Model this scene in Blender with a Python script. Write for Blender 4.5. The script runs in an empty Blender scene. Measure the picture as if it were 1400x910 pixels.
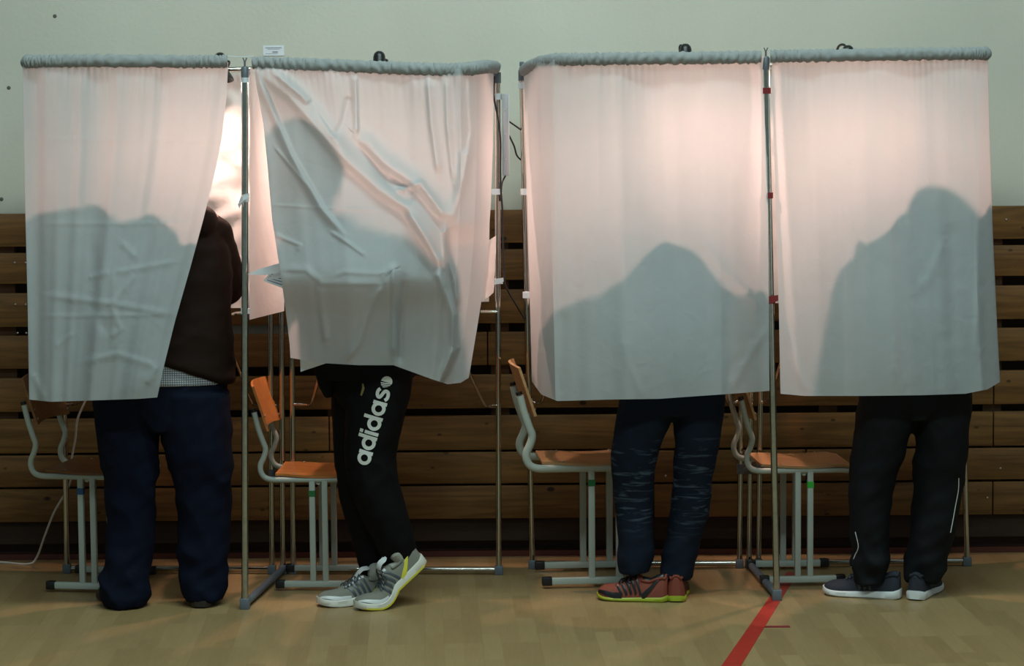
import bpy, bmesh, math, random
from mathutils import Vector, Matrix, noise
from mathutils.bvhtree import BVHTree
random.seed(7)
S = bpy.context.scene
COL = S.collection
PI = math.pi

# ------------------------------------------------------------------ camera model
F = 3382.0; H = 1.81; PITCH = math.radians(5.02); ROLL = math.radians(0.45)
def _ray(px, py):
    u = px - 700.0; v = 455.0 - py
    c, s = math.cos(ROLL), math.sin(ROLL)
    x = u * c + v * s; z = -u * s + v * c
    return (x, F * math.cos(PITCH) + z * math.sin(PITCH), -F * math.sin(PITCH) + z * math.cos(PITCH))
def at(px, py, Y):
    d = _ray(px, py); t = Y / d[1]
    return Vector((d[0] * t, Y, H + d[2] * t))
def G(px, py, z=0.0):
    d = _ray(px, py); t = (z - H) / d[2]
    return Vector((d[0] * t, d[1] * t, z))

# ------------------------------------------------------------------ helpers
ORG = {}
def link(o, parent=None):
    COL.objects.link(o)
    if parent is not None: o.parent = parent
    return o
def tag(o, label=None, cat=None, group=None, kind=None):
    if label: o['label'] = label
    if cat: o['category'] = cat
    if group: o['group'] = group
    if kind: o['kind'] = kind
    return o
def empty(name, loc, rz=0.0, label=None, cat=None, group=None):
    o = bpy.data.objects.new(name, None); COL.objects.link(o)
    o.location = loc; o.rotation_euler = (0, 0, rz); o.empty_display_size = .1
    ORG[o.name] = Vector(loc) if rz is not None else Vector((0, 0, 0))
    return tag(o, label, cat, group)
def origin_of(parent):
    return ORG.get(parent.name, Vector((0, 0, 0))) if parent is not None else Vector((0, 0, 0))

class MB:
    """collects geometry in world coordinates (or local ones when local=True)"""
    def __init__(s): s.v = []; s.f = []
    def add(s, V, Fc):
        n = len(s.v); s.v += [Vector(p) for p in V]; s.f += [tuple(i + n for i in f) for f in Fc]; return s
    def box(s, c, d, R=None, bev=0.0):
        bm = bmesh.new(); bmesh.ops.create_cube(bm, size=1)
        for w in bm.verts: w.co = Vector((w.co.x * d[0], w.co.y * d[1], w.co.z * d[2]))
        if bev: bmesh.ops.bevel(bm, geom=list(bm.edges), offset=bev, segments=2, affect='EDGES', profile=.5)
        bm.verts.index_update()
        V = [w.co.copy() for w in bm.verts]; Fc = [[w.index for w in f.verts] for f in bm.faces]; bm.free()
        if R is not None: V = [R @ p for p in V]
        return s.add([p + Vector(c) for p in V], Fc)
    def tube(s, path, r, seg=12, cap=True, sx=1.0, sy=1.0, up=None):
        path = [Vector(p) for p in path]; n = len(path)
        rr = r if isinstance(r, (list, tuple)) else [r] * n
        T = []
        for i in range(n):
            a = path[max(0, i - 1)]; b = path[min(n - 1, i + 1)]
            t = (b - a); t = t.normalized() if t.length > 1e-9 else Vector((0, 0, 1)); T.append(t)
        u = Vector(up) if up is not None else (Vector((0, 0, 1)) if abs(T[0].z) < .9 else Vector((0, 1, 0)))
        N = (u - T[0] * u.dot(T[0])).normalized()
        V = []; Fc = []
        for i in range(n):
            N = (N - T[i] * N.dot(T[i])).normalized(); B = T[i].cross(N)
            for k in range(seg):
                a = 2 * PI * k / seg
                V.append(path[i] + N * (math.cos(a) * rr[i] * sx) + B * (math.sin(a) * rr[i] * sy))
        for i in range(n - 1):
            for k in range(seg):
                k2 = (k + 1) % seg
                Fc.append((i * seg + k, i * seg + k2, (i + 1) * seg + k2, (i + 1) * seg + k))
        if cap:
            Fc.append(tuple(reversed(range(seg)))); Fc.append(tuple((n - 1) * seg + k for k in range(seg)))
        return s.add(V, Fc)
    def rings(s, rings, cap=True):
        seg = len(rings[0]); V = [p for r in rings for p in r]; Fc = []; n = len(rings)
        for i in range(n - 1):
            for k in range(seg):
                k2 = (k + 1) % seg
                Fc.append((i * seg + k, i * seg + k2, (i + 1) * seg + k2, (i + 1) * seg + k))
        if cap:
            Fc.append(tuple(reversed(range(seg)))); Fc.append(tuple((n - 1) * seg + k for k in range(seg)))
        return s.add(V, Fc)
    def ell(s, c, r, R=None, su=20, sv=14):
        V = []; Fc = []
        for i in range(1, sv):
            th = PI * i / sv
            for k in range(su):
                a = 2 * PI * k / su
                p = Vector((math.sin(th) * math.cos(a) * r[0], math.sin(th) * math.sin(a) * r[1], math.cos(th) * r[2]))
                V.append((R @ p if R is not None else p) + Vector(c))
        t = Vector((0, 0, r[2])); b = Vector((0, 0, -r[2]))
        if R is not None: t = R @ t; b = R @ b
        V.append(t + Vector(c)); V.append(b + Vector(c)); nt = len(V) - 2; nb = nt + 1
        for i in range(sv - 2):
            for k in range(su):
                k2 = (k + 1) % su
                Fc.append((i * su + k, (i + 1) * su + k, (i + 1) * su + k2, i * su + k2))
        for k in range(su):
            k2 = (k + 1) % su
            Fc.append((nt, k, k2)); Fc.append((nb, (sv - 2) * su + k2, (sv - 2) * su + k))
        return s.add(V, Fc)
    def build(s, name, mat, parent=None, smooth=True, local=False, mods=None):
        me = bpy.data.meshes.new(name)
        o0 = Vector((0, 0, 0)) if local else origin_of(parent)
        me.from_pydata([tuple(p - o0) for p in s.v], [], s.f); me.update()
        bm = bmesh.new(); bm.from_mesh(me); bmesh.ops.recalc_face_normals(bm, faces=bm.faces); bm.to_mesh(me); bm.free()
        if mat: me.materials.append(mat)
        if smooth:
            me.polygons.foreach_set('use_smooth', [True] * len(me.polygons))
            try: me.set_sharp_from_angle(angle=math.radians(42))
            except Exception: pass
        o = bpy.data.objects.new(name, me); link(o, parent)
        ORG[o.name] = o0 if not local else Vector((0, 0, 0))
        return o
def remeshed(mb, name, mat, parent, voxel=.009, smooth_it=3, disp=None):
    """fuse closed shells into ONE continuous surface"""
    me = bpy.data.meshes.new(name); o0 = origin_of(parent)
    me.from_pydata([tuple(p) for p in mb.v], [], mb.f); me.update()
    bm = bmesh.new(); bm.from_mesh(me); bmesh.ops.recalc_face_normals(bm, faces=bm.faces); bm.to_mesh(me); bm.free()
    t = bpy.data.objects.new('tmp', me); COL.objects.link(t)
    m = t.modifiers.new('r', 'REMESH'); m.mode = 'VOXEL'; m.voxel_size = voxel; m.adaptivity = 0
    if smooth_it:
        q = t.modifiers.new('s', 'SMOOTH'); q.iterations = smooth_it; q.factor = .5
    dg = bpy.context.evaluated_depsgraph_get(); dg.update()
    me2 = bpy.data.meshes.new_from_object(t.evaluated_get(dg))
    bpy.data.objects.remove(t); bpy.data.meshes.remove(me)
    me2.name = name
    if disp:
        me2.update()
        nor = [v.normal.copy() for v in me2.vertices]
        for v, n in zip(me2.vertices, nor): v.co = v.co + n * disp(v.co, n)
    bv = BVHTree.FromPolygons([v.co.copy() for v in me2.vertices], [tuple(p.vertices) for p in me2.polygons])
    for v in me2.vertices: v.co = v.co - o0
    me2.materials.clear(); me2.materials.append(mat)
    me2.polygons.foreach_set('use_smooth', [True] * len(me2.polygons)); me2.update()
    o = bpy.data.objects.new(name, me2); link(o, parent); ORG[o.name] = o0
    return o, bv
def copy_tree(o, parent=None):
    c = o.copy(); COL.objects.link(c)
    c.parent = parent
    for ch in list(o.children): copy_tree(ch, c)
    return c
def lerp(a, b, t): return a + (b - a) * t
def interp(tab, x):
    if x <= tab[0][0]: return tab[0][1]
    for (x0, y0), (x1, y1) in zip(tab, tab[1:]):
        if x <= x1: return lerp(y0, y1, (x - x0) / (x1 - x0) if x1 > x0 else 0)
    return tab[-1][1]
def smooth_path(pts, n=8):
    pts = [Vector(p) for p in pts]; out = []
    P = [pts[0] * 2 - pts[1]] + pts + [pts[-1] * 2 - pts[-2]]
    for i in range(1, len(P) - 2):
        for k in range(n):
            t = k / n; a, b, c, d = P[i - 1], P[i], P[i + 1], P[i + 2]
            out.append(.5 * ((2 * b) + (c - a) * t + (2 * a - 5 * b + 4 * c - d) * t * t + (3 * b - a - 3 * c + d) * t ** 3))
    out.append(pts[-1]); return out
def sstep(a, b, x):
    t = max(0, min(1, (x - a) / (b - a))); return t * t * (3 - 2 * t)

# ------------------------------------------------------------------ materials
def mat(name, col, rough=.6, metal=0.0, spec=.5, bump=None, var=None, emis=None):
    m = bpy.data.materials.new(name); m.use_nodes = True; nt = m.node_tree; N = nt.nodes; L = nt.links
    b = N['Principled BSDF']; b.inputs['Base Color'].default_value = (*col, 1)
    b.inputs['Roughness'].default_value = rough; b.inputs['Metallic'].default_value = metal
    b.inputs['Specular IOR Level'].default_value = spec
    tc = N.new('ShaderNodeTexCoord')
    if var:
        sc, amt = var[0], var[1]
        mp = N.new('ShaderNodeMapping'); L.new(tc.outputs['Object'], mp.inputs[0])
        if len(var) > 2: mp.inputs['Scale'].default_value = var[2]
        n = N.new('ShaderNodeTexNoise'); n.inputs['Scale'].default_value = sc; n.inputs['Detail'].default_value = 6
        L.new(mp.outputs[0], n.inputs['Vector'])
        r = N.new('ShaderNodeValToRGB')
        r.color_ramp.elements[0].position = .3; r.color_ramp.elements[1].position = .7
        r.color_ramp.elements[0].color = (*[c * (1 - amt) for c in col], 1)
        r.color_ramp.elements[1].color = (*[min(1, c * (1 + amt)) for c in col], 1)
        L.new(n.outputs['Fac'], r.inputs[0]); L.new(r.outputs[0], b.inputs['Base Color'])
    if bump:
        n = N.new('ShaderNodeTexNoise'); n.inputs['Scale'].default_value = bump[0]; n.inputs['Detail'].default_value = 4
        mp = N.new('ShaderNodeMapping'); L.new(tc.outputs['Object'], mp.inputs[0]); L.new(mp.outputs[0], n.inputs['Vector'])
        if len(bump) > 2: mp.inputs['Scale'].default_value = bump[2]
        bp = N.new('ShaderNodeBump'); bp.inputs['Strength'].default_value = bump[1]; bp.inputs['Distance'].default_value = .01
        L.new(n.outputs['Fac'], bp.inputs['Height']); L.new(bp.outputs[0], b.inputs['Normal'])
    if emis:
        b.inputs['Emission Color'].default_value = (*emis[0], 1); b.inputs['Emission Strength'].default_value = emis[1]
    return m
def cloth_mat(name, dcol, tcol, fac, bscale=900, bstr=.12):
    m = bpy.data.materials.new(name); m.use_nodes = True; nt = m.node_tree; N = nt.nodes; L = nt.links
    N.remove(N['Principled BSDF']); out = N['Material Output']
    d = N.new('ShaderNodeBsdfDiffuse'); t = N.new('ShaderNodeBsdfTranslucent'); mx = N.new('ShaderNodeMixShader')
    mx.inputs[0].default_value = fac
    t.inputs[0].default_value = (*tcol, 1)
    tc = N.new('ShaderNodeTexCoord')
    n = N.new('ShaderNodeTexNoise'); n.inputs['Scale'].default_value = 9; n.inputs['Detail'].default_value = 8
    L.new(tc.outputs['Object'], n.inputs['Vector'])
    r = N.new('ShaderNodeValToRGB'); r.color_ramp.elements[0].color = (*[c * .94 for c in dcol], 1); r.color_ramp.elements[1].color = (*[min(1, c * 1.05) for c in dcol], 1)
    L.new(n.outputs['Fac'], r.inputs[0]); L.new(r.outputs[0], d.inputs[0])
    w = N.new('ShaderNodeTexNoise'); w.inputs['Scale'].default_value = bscale; w.inputs['Detail'].default_value = 2
    mp = N.new('ShaderNodeMapping'); mp.inputs['Scale'].default_value = (1, 1, .35)
    L.new(tc.outputs['Object'], mp.inputs[0]); L.new(mp.outputs[0], w.inputs['Vector'])
    w2 = N.new('ShaderNodeTexNoise'); w2.inputs['Scale'].default_value = 14; w2.inputs['Detail'].default_value = 3; w2.inputs['Distortion'].default_value = 1.2
    L.new(tc.outputs['Object'], w2.inputs['Vector'])
    b1 = N.new('ShaderNodeBump'); b1.inputs['Strength'].default_value = bstr; b1.inputs['Distance'].default_value = .002
    b2 = N.new('ShaderNodeBump'); b2.inputs['Strength'].default_value = .25; b2.inputs['Distance'].default_value = .01
    L.new(w2.outputs['Fac'], b2.inputs['Height']); L.new(w.outputs['Fac'], b1.inputs['Height']); L.new(b2.outputs[0], b1.inputs['Normal'])
    L.new(b1.outputs[0], d.inputs['Normal'])
    L.new(d.outputs[0], mx.inputs[1]); L.new(t.outputs[0], mx.inputs[2]); L.new(mx.outputs[0], out.inputs[0])
    return m
def wood_mat(name, dark, light, knots=True, rough=.5, spec=.3, scale=1.0, objrand=True):
    m = bpy.data.materials.new(name); m.use_nodes = True; nt = m.node_tree; N = nt.nodes; L = nt.links
    b = N['Principled BSDF']; b.inputs['Roughness'].default_value = rough; b.inputs['Specular IOR Level'].default_value = spec
    g = N.new('ShaderNodeNewGeometry'); oi = N.new('ShaderNodeObjectInfo')
    ad = N.new('ShaderNodeVectorMath'); ad.operation = 'MULTIPLY_ADD'
    cb = N.new('ShaderNodeCombineXYZ')
    for i in range(3): L.new(oi.outputs['Random'], cb.inputs[i])
    L.new(cb.outputs[0], ad.inputs[0]); ad.inputs[1].default_value = (37, 11, 23)
    tc = N.new('ShaderNodeTexCoord')
    L.new(tc.outputs['Object'] if not objrand else g.outputs['Position'], ad.inputs[2])
    mp = N.new('ShaderNodeMapping'); mp.inputs['Scale'].default_value = (.55 * scale, 6 * scale, 9 * scale); L.new(ad.outputs[0], mp.inputs[0])
    n = N.new('ShaderNodeTexNoise'); n.inputs['Scale'].default_value = 2.2; n.inputs['Detail'].default_value = 5; n.inputs['Distortion'].default_value = .6
    L.new(mp.outputs[0], n.inputs['Vector'])
    mu = N.new('ShaderNodeMath'); mu.operation = 'MULTIPLY'; mu.inputs[1].default_value = 22; L.new(n.outputs['Fac'], mu.inputs[0])
    sn = N.new('ShaderNodeMath'); sn.operation = 'SINE'; L.new(mu.outputs[0], sn.inputs[0])
    mr = N.new('ShaderNodeMapRange'); mr.inputs['From Min'].default_value = -1; L.new(sn.outputs[0], mr.inputs['Value'])
    n2 = N.new('ShaderNodeTexNoise'); n2.inputs['Scale'].default_value = 60; n2.inputs['Detail'].default_value = 3
    mp2 = N.new('ShaderNodeMapping'); mp2.inputs['Scale'].default_value = (.08, 1, 1); L.new(ad.outputs[0], mp2.inputs[0]); L.new(mp2.outputs[0], n2.inputs['Vector'])
    mx = N.new('ShaderNodeMath'); mx.operation = 'MULTIPLY_ADD'; mx.inputs[1].default_value = .35; L.new(mr.outputs[0], mx.inputs[0])
    m3 = N.new('ShaderNodeMath'); m3.operation = 'MULTIPLY'; m3.inputs[1].default_value = .8; L.new(n2.outputs['Fac'], m3.inputs[0]); L.new(m3.outputs[0], mx.inputs[2])
    r = N.new('ShaderNodeValToRGB'); r.color_ramp.elements[0].color = (*dark, 1); r.color_ramp.elements[1].color = (*light, 1)
    r.color_ramp.elements[0].position = .1; r.color_ramp.elements[1].position = .95
    L.new(mx.outputs[0], r.inputs[0]); last = r.outputs[0]
    if knots:
        v = N.new('ShaderNodeTexVoronoi'); v.inputs['Scale'].default_value = 6.5; v.inputs['Randomness'].default_value = 1
        mp3 = N.new('ShaderNodeMapping'); mp3.inputs['Scale'].default_value = (.75, .3, 1.3); L.new(ad.outputs[0], mp3.inputs[0]); L.new(mp3.outputs[0], v.inputs['Vector'])
        k = N.new('ShaderNodeMapRange'); k.inputs['From Min'].default_value = .055; k.inputs['From Max'].default_value = .10
        L.new(v.outputs['Distance'], k.inputs['Value'])
        mm = N.new('ShaderNodeMix'); mm.data_type = 'RGBA'; L.new(k.outputs[0], mm.inputs[0])
        mm.inputs[6].default_value = (*[c * .25 for c in dark], 1); L.new(last, mm.inputs[7]); last = mm.outputs[2]
    if knots:
        v = N.new('ShaderNodeTexVoronoi'); v.inputs['Scale'].default_value = 15; mp4 = N.new('ShaderNodeMapping'); mp4.inputs['Scale'].default_value = (.6, .2, 1); L.new(ad.outputs[0], mp4.inputs[0]); L.new(mp4.outputs[0], v.inputs['Vector'])
        k = N.new('ShaderNodeMapRange'); k.inputs['From Min'].default_value = .07; k.inputs['From Max'].default_value = .11; k.inputs['To Min'].default_value = .35
        L.new(v.outputs['Distance'], k.inputs['Value']); mm = N.new('ShaderNodeMix'); mm.data_type = 'RGBA'; L.new(k.outputs[0], mm.inputs[0])
        mm.inputs[6].default_value = (*[c * .2 for c in dark], 1); L.new(last, mm.inputs[7]); last = mm.outputs[2]
    L.new(last, b.inputs['Base Color'])
    return m

M = {}
M['wall'] = mat('plaster_paint', (.575, .575, .495), .85, bump=(60, .08), var=(1.6, .05))
M['board'] = wood_mat('pine_board', (.072, .034, .009), (.205, .102, .030))
M['dark_wood'] = mat('dark_backing_wood', (.028, .014, .006), .8, var=(8, .4, (.3, 1, 4)))
M['stud'] = mat('stud_wood', (.085, .038, .012), .8, var=(8, .3, (1, 1, .3)))
M['redstrip'] = mat('red_brown_strip', (.09, .018, .01), .5)
M['curtain'] = cloth_mat('curtain_cloth', (.57, .63, .645), (.60, .60, .61), .5)
M['sleeve'] = cloth_mat('curtain_heading_cloth', (.33, .35, .35), (.25, .22, .2), .15)
M['film'] = cloth_mat('backing_sheet', (.74, .73, .72), (.5, .5, .5), .3, 300, .05)
M['alu'] = mat('satin_tube', (.46, .50, .46), .24, 1.0, var=(40, .12))
M['chrome'] = mat('chrome_tube', (.50, .48, .43), .12, 1.0)
M['cap'] = mat('grey_plastic_joint', (.10, .12, .14), .45)
M['blk'] = mat('black_plastic', (.008, .008, .009), .35)
M['cable'] = mat('black_cable', (.01, .01, .012), .5)
M['wcable'] = mat('white_cable', (.55, .53, .48), .5)
M['wtape'] = mat('white_tape', (.62, .68, .72), .5)
M['rtape'] = mat('dark_red_tape', (.17, .012, .014), .5)
M['strip'] = mat('light_grey_plastic', (.42, .44, .48), .45)
M['paper'] = mat('white_paper', (.72, .76, .8), .7)
M['ink'] = mat('printed_ink', (.26, .28, .34), .8)
M['frame'] = mat('grey_green_enamel', (.40, .45, .40), .4, bump=(80, .05), var=(6, .06))
M['ply'] = wood_mat('varnished_plywood', (.42, .135, .03), (.60, .23, .06), False, .32, .5, objrand=False)
M['ply2'] = wood_mat('worn_plywood', (.36, .19, .08), (.52, .30, .14), False, .4, .5, objrand=False)
M['ply3'] = wood_mat('shade_darkened_plywood', (.15, .06, .018), (.24, .11, .04), False, .4, .4, objrand=False)  # darker plywood copy: shade on the leftmost chair put into the colour
M['edge'] = mat('plywood_edge', (.42, .27, .12), .6, var=(80, .2))
M['green'] = mat('green_marker', (.01, .16, .04), .5)
M['lgreen'] = mat('bright_green_marker', (.03, .45, .05), .5)
M['blue'] = mat('blue_marker', (.02, .10, .26), .5)
M['redline'] = mat('red_floor_tape', (.36, .022, .012), .45, var=(30, .1))
M['skin'] = mat('skin', (.45, .26, .19), .5)
M['hair'] = mat('dark_hair', (.02, .014, .01), .6, bump=(120, .5, (1, 1, .2)))
M['jacket_brown'] = mat('dark_brown_jacket_cloth', (.012, .0055, .0035), .7, spec=.10, bump=(400, .06))
M['shirt'] = mat('checked_shirt_cloth', (.5, .52, .55), .8)
M['navy'] = mat('navy_trouser_cloth', (.003, .005, .014), .85, spec=.12, bump=(500, .3), var=(4, .2))
M['black_track'] = mat('black_track_cloth', (.0035, .0035, .004), .75, spec=.12, bump=(500, .2))
M['dark_track'] = mat('charcoal_track_cloth', (.0075, .0085, .010), .7, spec=.12, bump=(400, .2), var=(3, .25))
M['dark_knit'] = mat('black_jacket_cloth', (.006, .006, .007), .8, spec=.12, bump=(400, .4))
M['grey_jacket'] = mat('grey_jacket_cloth', (.05, .055, .06), .8, bump=(400, .4))
M['print'] = mat('off_white_print', (.62, .64, .60), .6)
M['gold'] = mat('brass_zip', (.25, .21, .08), .4, .6)
M['shoe_black'] = mat('black_brown_leather', (.018, .014, .010), .4)
M['shoe_grey'] = mat('grey_mesh', (.20, .20, .165), .7, bump=(900, .5))
M['shoe_silver'] = mat('silver_overlay', (.56, .58, .57), .4, 0.0)
M['shoe_white'] = mat('white_rubber', (.58, .57, .5), .5)
M['yellow'] = mat('yellow_rubber', (.55, .50, .04), .45)
M['dgrey'] = mat('dark_grey_stripe', (.05, .06, .07), .4)
M['orange'] = mat('orange_red_mesh', (.20, .038, .018), .6, bump=(900, .4))
M['lime'] = mat('lime_rubber', (.30, .36, .02), .45)
M['shoe_navy'] = mat('navy_mesh', (.010, .014, .026), .7, bump=(900, .4))
M['white'] = mat('white_foam', (.62, .64, .64), .5)
M['red'] = mat('red_rubber', (.45, .04, .02), .5)
M['sock'] = mat('grey_sock', (.32, .32, .28), .9, bump=(500, .4))
M['bulb'] = mat('lit_bulb', (1, .9, .8), .4, emis=((1, .75, .55), 8))
M['shelf'] = mat('white_laminate', (.6, .6, .56), .5)
M['metalgrey'] = mat('grey_green_metal', (.16, .19, .18), .5)
M['screw'] = mat('zinc_screw', (.5, .5, .48), .3, .8)
M['dirt'] = mat('dark_mark', (.12, .12, .1), .9)

def jeans_mat():
    m = bpy.data.materials.new('washed_denim'); m.use_nodes = True; nt = m.node_tree; N = nt.nodes; L = nt.links
    b = N['Principled BSDF']; b.inputs['Roughness'].default_value = .85; b.inputs['Specular IOR Level'].default_value = .1
    g = N.new('ShaderNodeNewGeometry'); sp = N.new('ShaderNodeSeparateXYZ'); L.new(g.outputs['Position'], sp.inputs[0])
    mp = N.new('ShaderNodeMapping'); mp.inputs['Scale'].default_value = (9, 9, 62); mp.inputs['Rotation'].default_value = (0, .22, 0)
    L.new(g.outputs['Position'], mp.inputs[0])
    n = N.new('ShaderNodeTexNoise'); n.inputs['Scale'].default_value = 1; n.inputs['Detail'].default_value = 3; n.inputs['Distortion'].default_value = .8
    L.new(mp.outputs[0], n.inputs['Vector'])
    mr = N.new('ShaderNodeMapRange'); mr.inputs['From Min'].default_value = .55; mr.inputs['From Max'].default_value = .75; L.new(n.outputs['Fac'], mr.inputs['Value'])
    # whiskers of wear sit around the knee
    k = N.new('ShaderNodeMath'); k.operation = 'SUBTRACT'; L.new(sp.outputs['Z'], k.inputs[0]); k.inputs[1].default_value = .44
    k2 = N.new('ShaderNodeMath'); k2.operation = 'ABSOLUTE'; L.new(k.outputs[0], k2.inputs[0])
    k3 = N.new('ShaderNodeMapRange'); k3.inputs['From Min'].default_value = .08; k3.inputs['From Max'].default_value = .22; k3.inputs['To Min'].default_value = 1; k3.inputs['To Max'].default_value = 0
    L.new(k2.outputs[0], k3.inputs['Value'])
    mu = N.new('ShaderNodeMath'); mu.operation = 'MULTIPLY'; L.new(mr.outputs[0], mu.inputs[0]); L.new(k3.outputs[0], mu.inputs[1])
    mx = N.new('ShaderNodeMix'); mx.data_type = 'RGBA'; L.new(mu.outputs[0], mx.inputs[0])
    mx.inputs[6].default_value = (.0075, .012, .022, 1); mx.inputs[7].default_value = (.075, .105, .14, 1)
    L.new(mx.outputs[2], b.inputs['Base Color'])
    return m
M['jeans'] = jeans_mat()
def check_mat():
    m = bpy.data.materials.new('checked_shirt'); m.use_nodes = True; nt = m.node_tree; N = nt.nodes; L = nt.links
    b = N['Principled BSDF']; b.inputs['Roughness'].default_value = .85
    g = N.new('ShaderNodeNewGeometry'); sp = N.new('ShaderNodeSeparateXYZ'); L.new(g.outputs['Position'], sp.inputs[0])
    outs = []
    for ax, fr in (('X', 760), ('Z', 760)):
        a = N.new('ShaderNodeMath'); a.operation = 'MULTIPLY'; a.inputs[1].default_value = fr; L.new(sp.outputs[ax], a.inputs[0])
        s = N.new('ShaderNodeMath'); s.operation = 'SINE'; L.new(a.outputs[0], s.inputs[0])
        g2 = N.new('ShaderNodeMath'); g2.operation = 'GREATER_THAN'; g2.inputs[1].default_value = .45; L.new(s.outputs[0], g2.inputs[0]); outs.append(g2)
    mx = N.new('ShaderNodeMath'); mx.operation = 'MAXIMUM'; L.new(outs[0].outputs[0], mx.inputs[0]); L.new(outs[1].outputs[0], mx.inputs[1])
    c = N.new('ShaderNodeMix'); c.data_type = 'RGBA'; L.new(mx.outputs[0], c.inputs[0]); c.inputs[6].default_value = (.46, .47, .46, 1); c.inputs[7].default_value = (.10, .12, .17, 1)
    L.new(c.outputs[2], b.inputs['Base Color']); return m
M['check'] = check_mat()
def floor_mat():
    m = bpy.data.materials.new('stave_laminate_floor'); m.use_nodes = True; nt = m.node_tree; N = nt.nodes; L = nt.links
    b = N['Principled BSDF']; b.inputs['Roughness'].default_value = .38; b.inputs['Specular IOR Level'].default_value = .35
    g = N.new('ShaderNodeNewGeometry')
    mp = N.new('ShaderNodeMapping'); mp.inputs['Rotation'].default_value = (0, 0, math.radians(90 - 2.1)); L.new(g.outputs['Position'], mp.inputs[0])
    br = N.new('ShaderNodeTexBrick'); br.inputs['Scale'].default_value = 1; br.inputs['Brick Width'].default_value = .42; br.inputs['Row Height'].default_value = .066
    br.inputs['Mortar Size'].default_value = .0006; br.offset = .37; br.offset_frequency = 3; br.squash = 1
    br.inputs['Color1'].default_value = (.0, .0, .0, 1); br.inputs['Color2'].default_value = (1, 1, 1, 1); br.inputs['Mortar'].default_value = (.25, .25, .25, 1)
    L.new(mp.outputs[0], br.inputs['Vector'])
    n = N.new('ShaderNodeTexNoise'); n.inputs['Scale'].default_value = 1; n.inputs['Detail'].default_value = 6
    mp2 = N.new('ShaderNodeMapping'); mp2.inputs['Rotation'].default_value = (0, 0, math.radians(-2.1)); mp2.inputs['Scale'].default_value = (90, 7, 1); L.new(g.outputs['Position'], mp2.inputs[0]); L.new(mp2.outputs[0], n.inputs['Vector'])
    ma = N.new('ShaderNodeMath'); ma.operation = 'MULTIPLY_ADD'; ma.inputs[1].default_value = .5; L.new(br.outputs['Color'], ma.inputs[0])
    ms = N.new('ShaderNodeMath'); ms.operation = 'MULTIPLY'; ms.inputs[1].default_value = .55; L.new(n.outputs['Fac'], ms.inputs[0]); L.new(ms.outputs[0], ma.inputs[2])
    r = N.new('ShaderNodeValToRGB'); r.color_ramp.elements[0].color = (.225, .150, .064, 1); r.color_ramp.elements[1].color = (.330, .232, .110, 1)
    r.color_ramp.elements[0].position = .1; r.color_ramp.elements[1].position = .9
    L.new(ma.outputs[0], r.inputs[0])
    # joints between boards
    br2 = N.new('ShaderNodeTexBrick'); br2.inputs['Scale'].default_value = 1; br2.inputs['Brick Width'].default_value = 1.3; br2.inputs['Row Height'].default_value = .198
    br2.inputs['Mortar Size'].default_value = .0012; br2.inputs['Mortar Smooth'].default_value = 1; br2.offset = .4
    br2.inputs['Color1'].default_value = (1, 1, 1, 1); br2.inputs['Color2'].default_value = (.95, .95, .95, 1); br2.inputs['Mortar'].default_value = (.80, .78, .74, 1)
    L.new(mp.outputs[0], br2.inputs['Vector'])
    mm = N.new('ShaderNodeMix'); mm.data_type = 'RGBA'; mm.blend_type = 'MULTIPLY'; mm.inputs[0].default_value = 1
    L.new(r.outputs[0], mm.inputs[6]); L.new(br2.outputs['Color'], mm.inputs[7]); L.new(mm.outputs[2], b.inputs['Base Color'])
    return m
M['floor'] = floor_mat()

# ------------------------------------------------------------------ room shell
YW = 10.13
def struct(o): o['kind'] = 'structure'; return o
f = MB().box((0, 5.0, -.05), (16, 10.5, .1)).build('floor', M['floor'], smooth=False); struct(f)
w = MB().box((0, YW + .1, 2.5), (16, .2, 5.2)).build('wall_back', M['wall'], smooth=False); struct(w)
# wooden slatted lining
rows = [(1.431, 1.294), (1.271, 1.143), (1.107, .967), (.934, .796), (.760, .619), (.592, .448), (.442, .309), (.303, .164)]
bk = MB().box((0, YW - .009, .72), (16, .018, 1.40)).build('wall_lining_backing', M['dark_wood'], smooth=False); struct(bk)
joints = {4: [-1.95, .63, 1.965], 5: [-2.4, -.75, 1.965], 6: [-1.1, 1.2], 7: [-2.3, .575, 1.965], 3: [-.1], 2: [-.6, 1.5], 1: [.9], 0: [-1.2, 2.2]}
for i, (zt, zb) in enumerate(rows):
    xs = [-8] + joints.get(i, []) + [8]
    mb = MB()
    for a, b_ in zip(xs, xs[1:]):
        mb.box(((a + b_) / 2, 10.05, (zt + zb) / 2), (b_ - a - .004, .028, zt - zb - .003), bev=.004)
    o = mb.build('wall_board', M['board']); struct(o)
# small studs visible in the gaps
mb = MB()
for k in range(-12, 13):
    mb.box((k * .671 - .05, 10.088, .80), (.075, .044, 1.24))
o = mb.build('wall_stud', M['stud'], smooth=False); struct(o)
o = MB().box((0, 10.075, .115), (16, .02, .09)).build('trim_1', M['dark_wood'], smooth=False); struct(o)
o = MB().box((0, 10.10, .012), (16, .03, .024)).build('baseboard_back', M['redstrip'], smooth=False); struct(o)
o = MB().box((-1.02, 10.06, .95), (.30, .012, .036)).build('trim_2', M['metalgrey'], smooth=False); struct(o)
# screws in the boards
mb = MB()
for px, py in ((20, 359), (35, 359), (21, 416), (35, 416), (24, 455), (36, 455), (1350, 680), (1368, 640), (1376, 300), (893, 678), (910, 650)):
    p = at(px, py, 10.034); mb.ell(p, (.0042, .002, .0042), su=8, sv=6)
struct(mb.build('trim_3', M['screw']))
mb = MB()
for px, py in ((12, 120), (2, 272), (75, 22)):
    p = at(px, py, YW - .001); mb.ell(p, (.008, .002, .008), su=10, sv=6)
struct(mb.build('wall_mark', M['dirt']))

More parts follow.
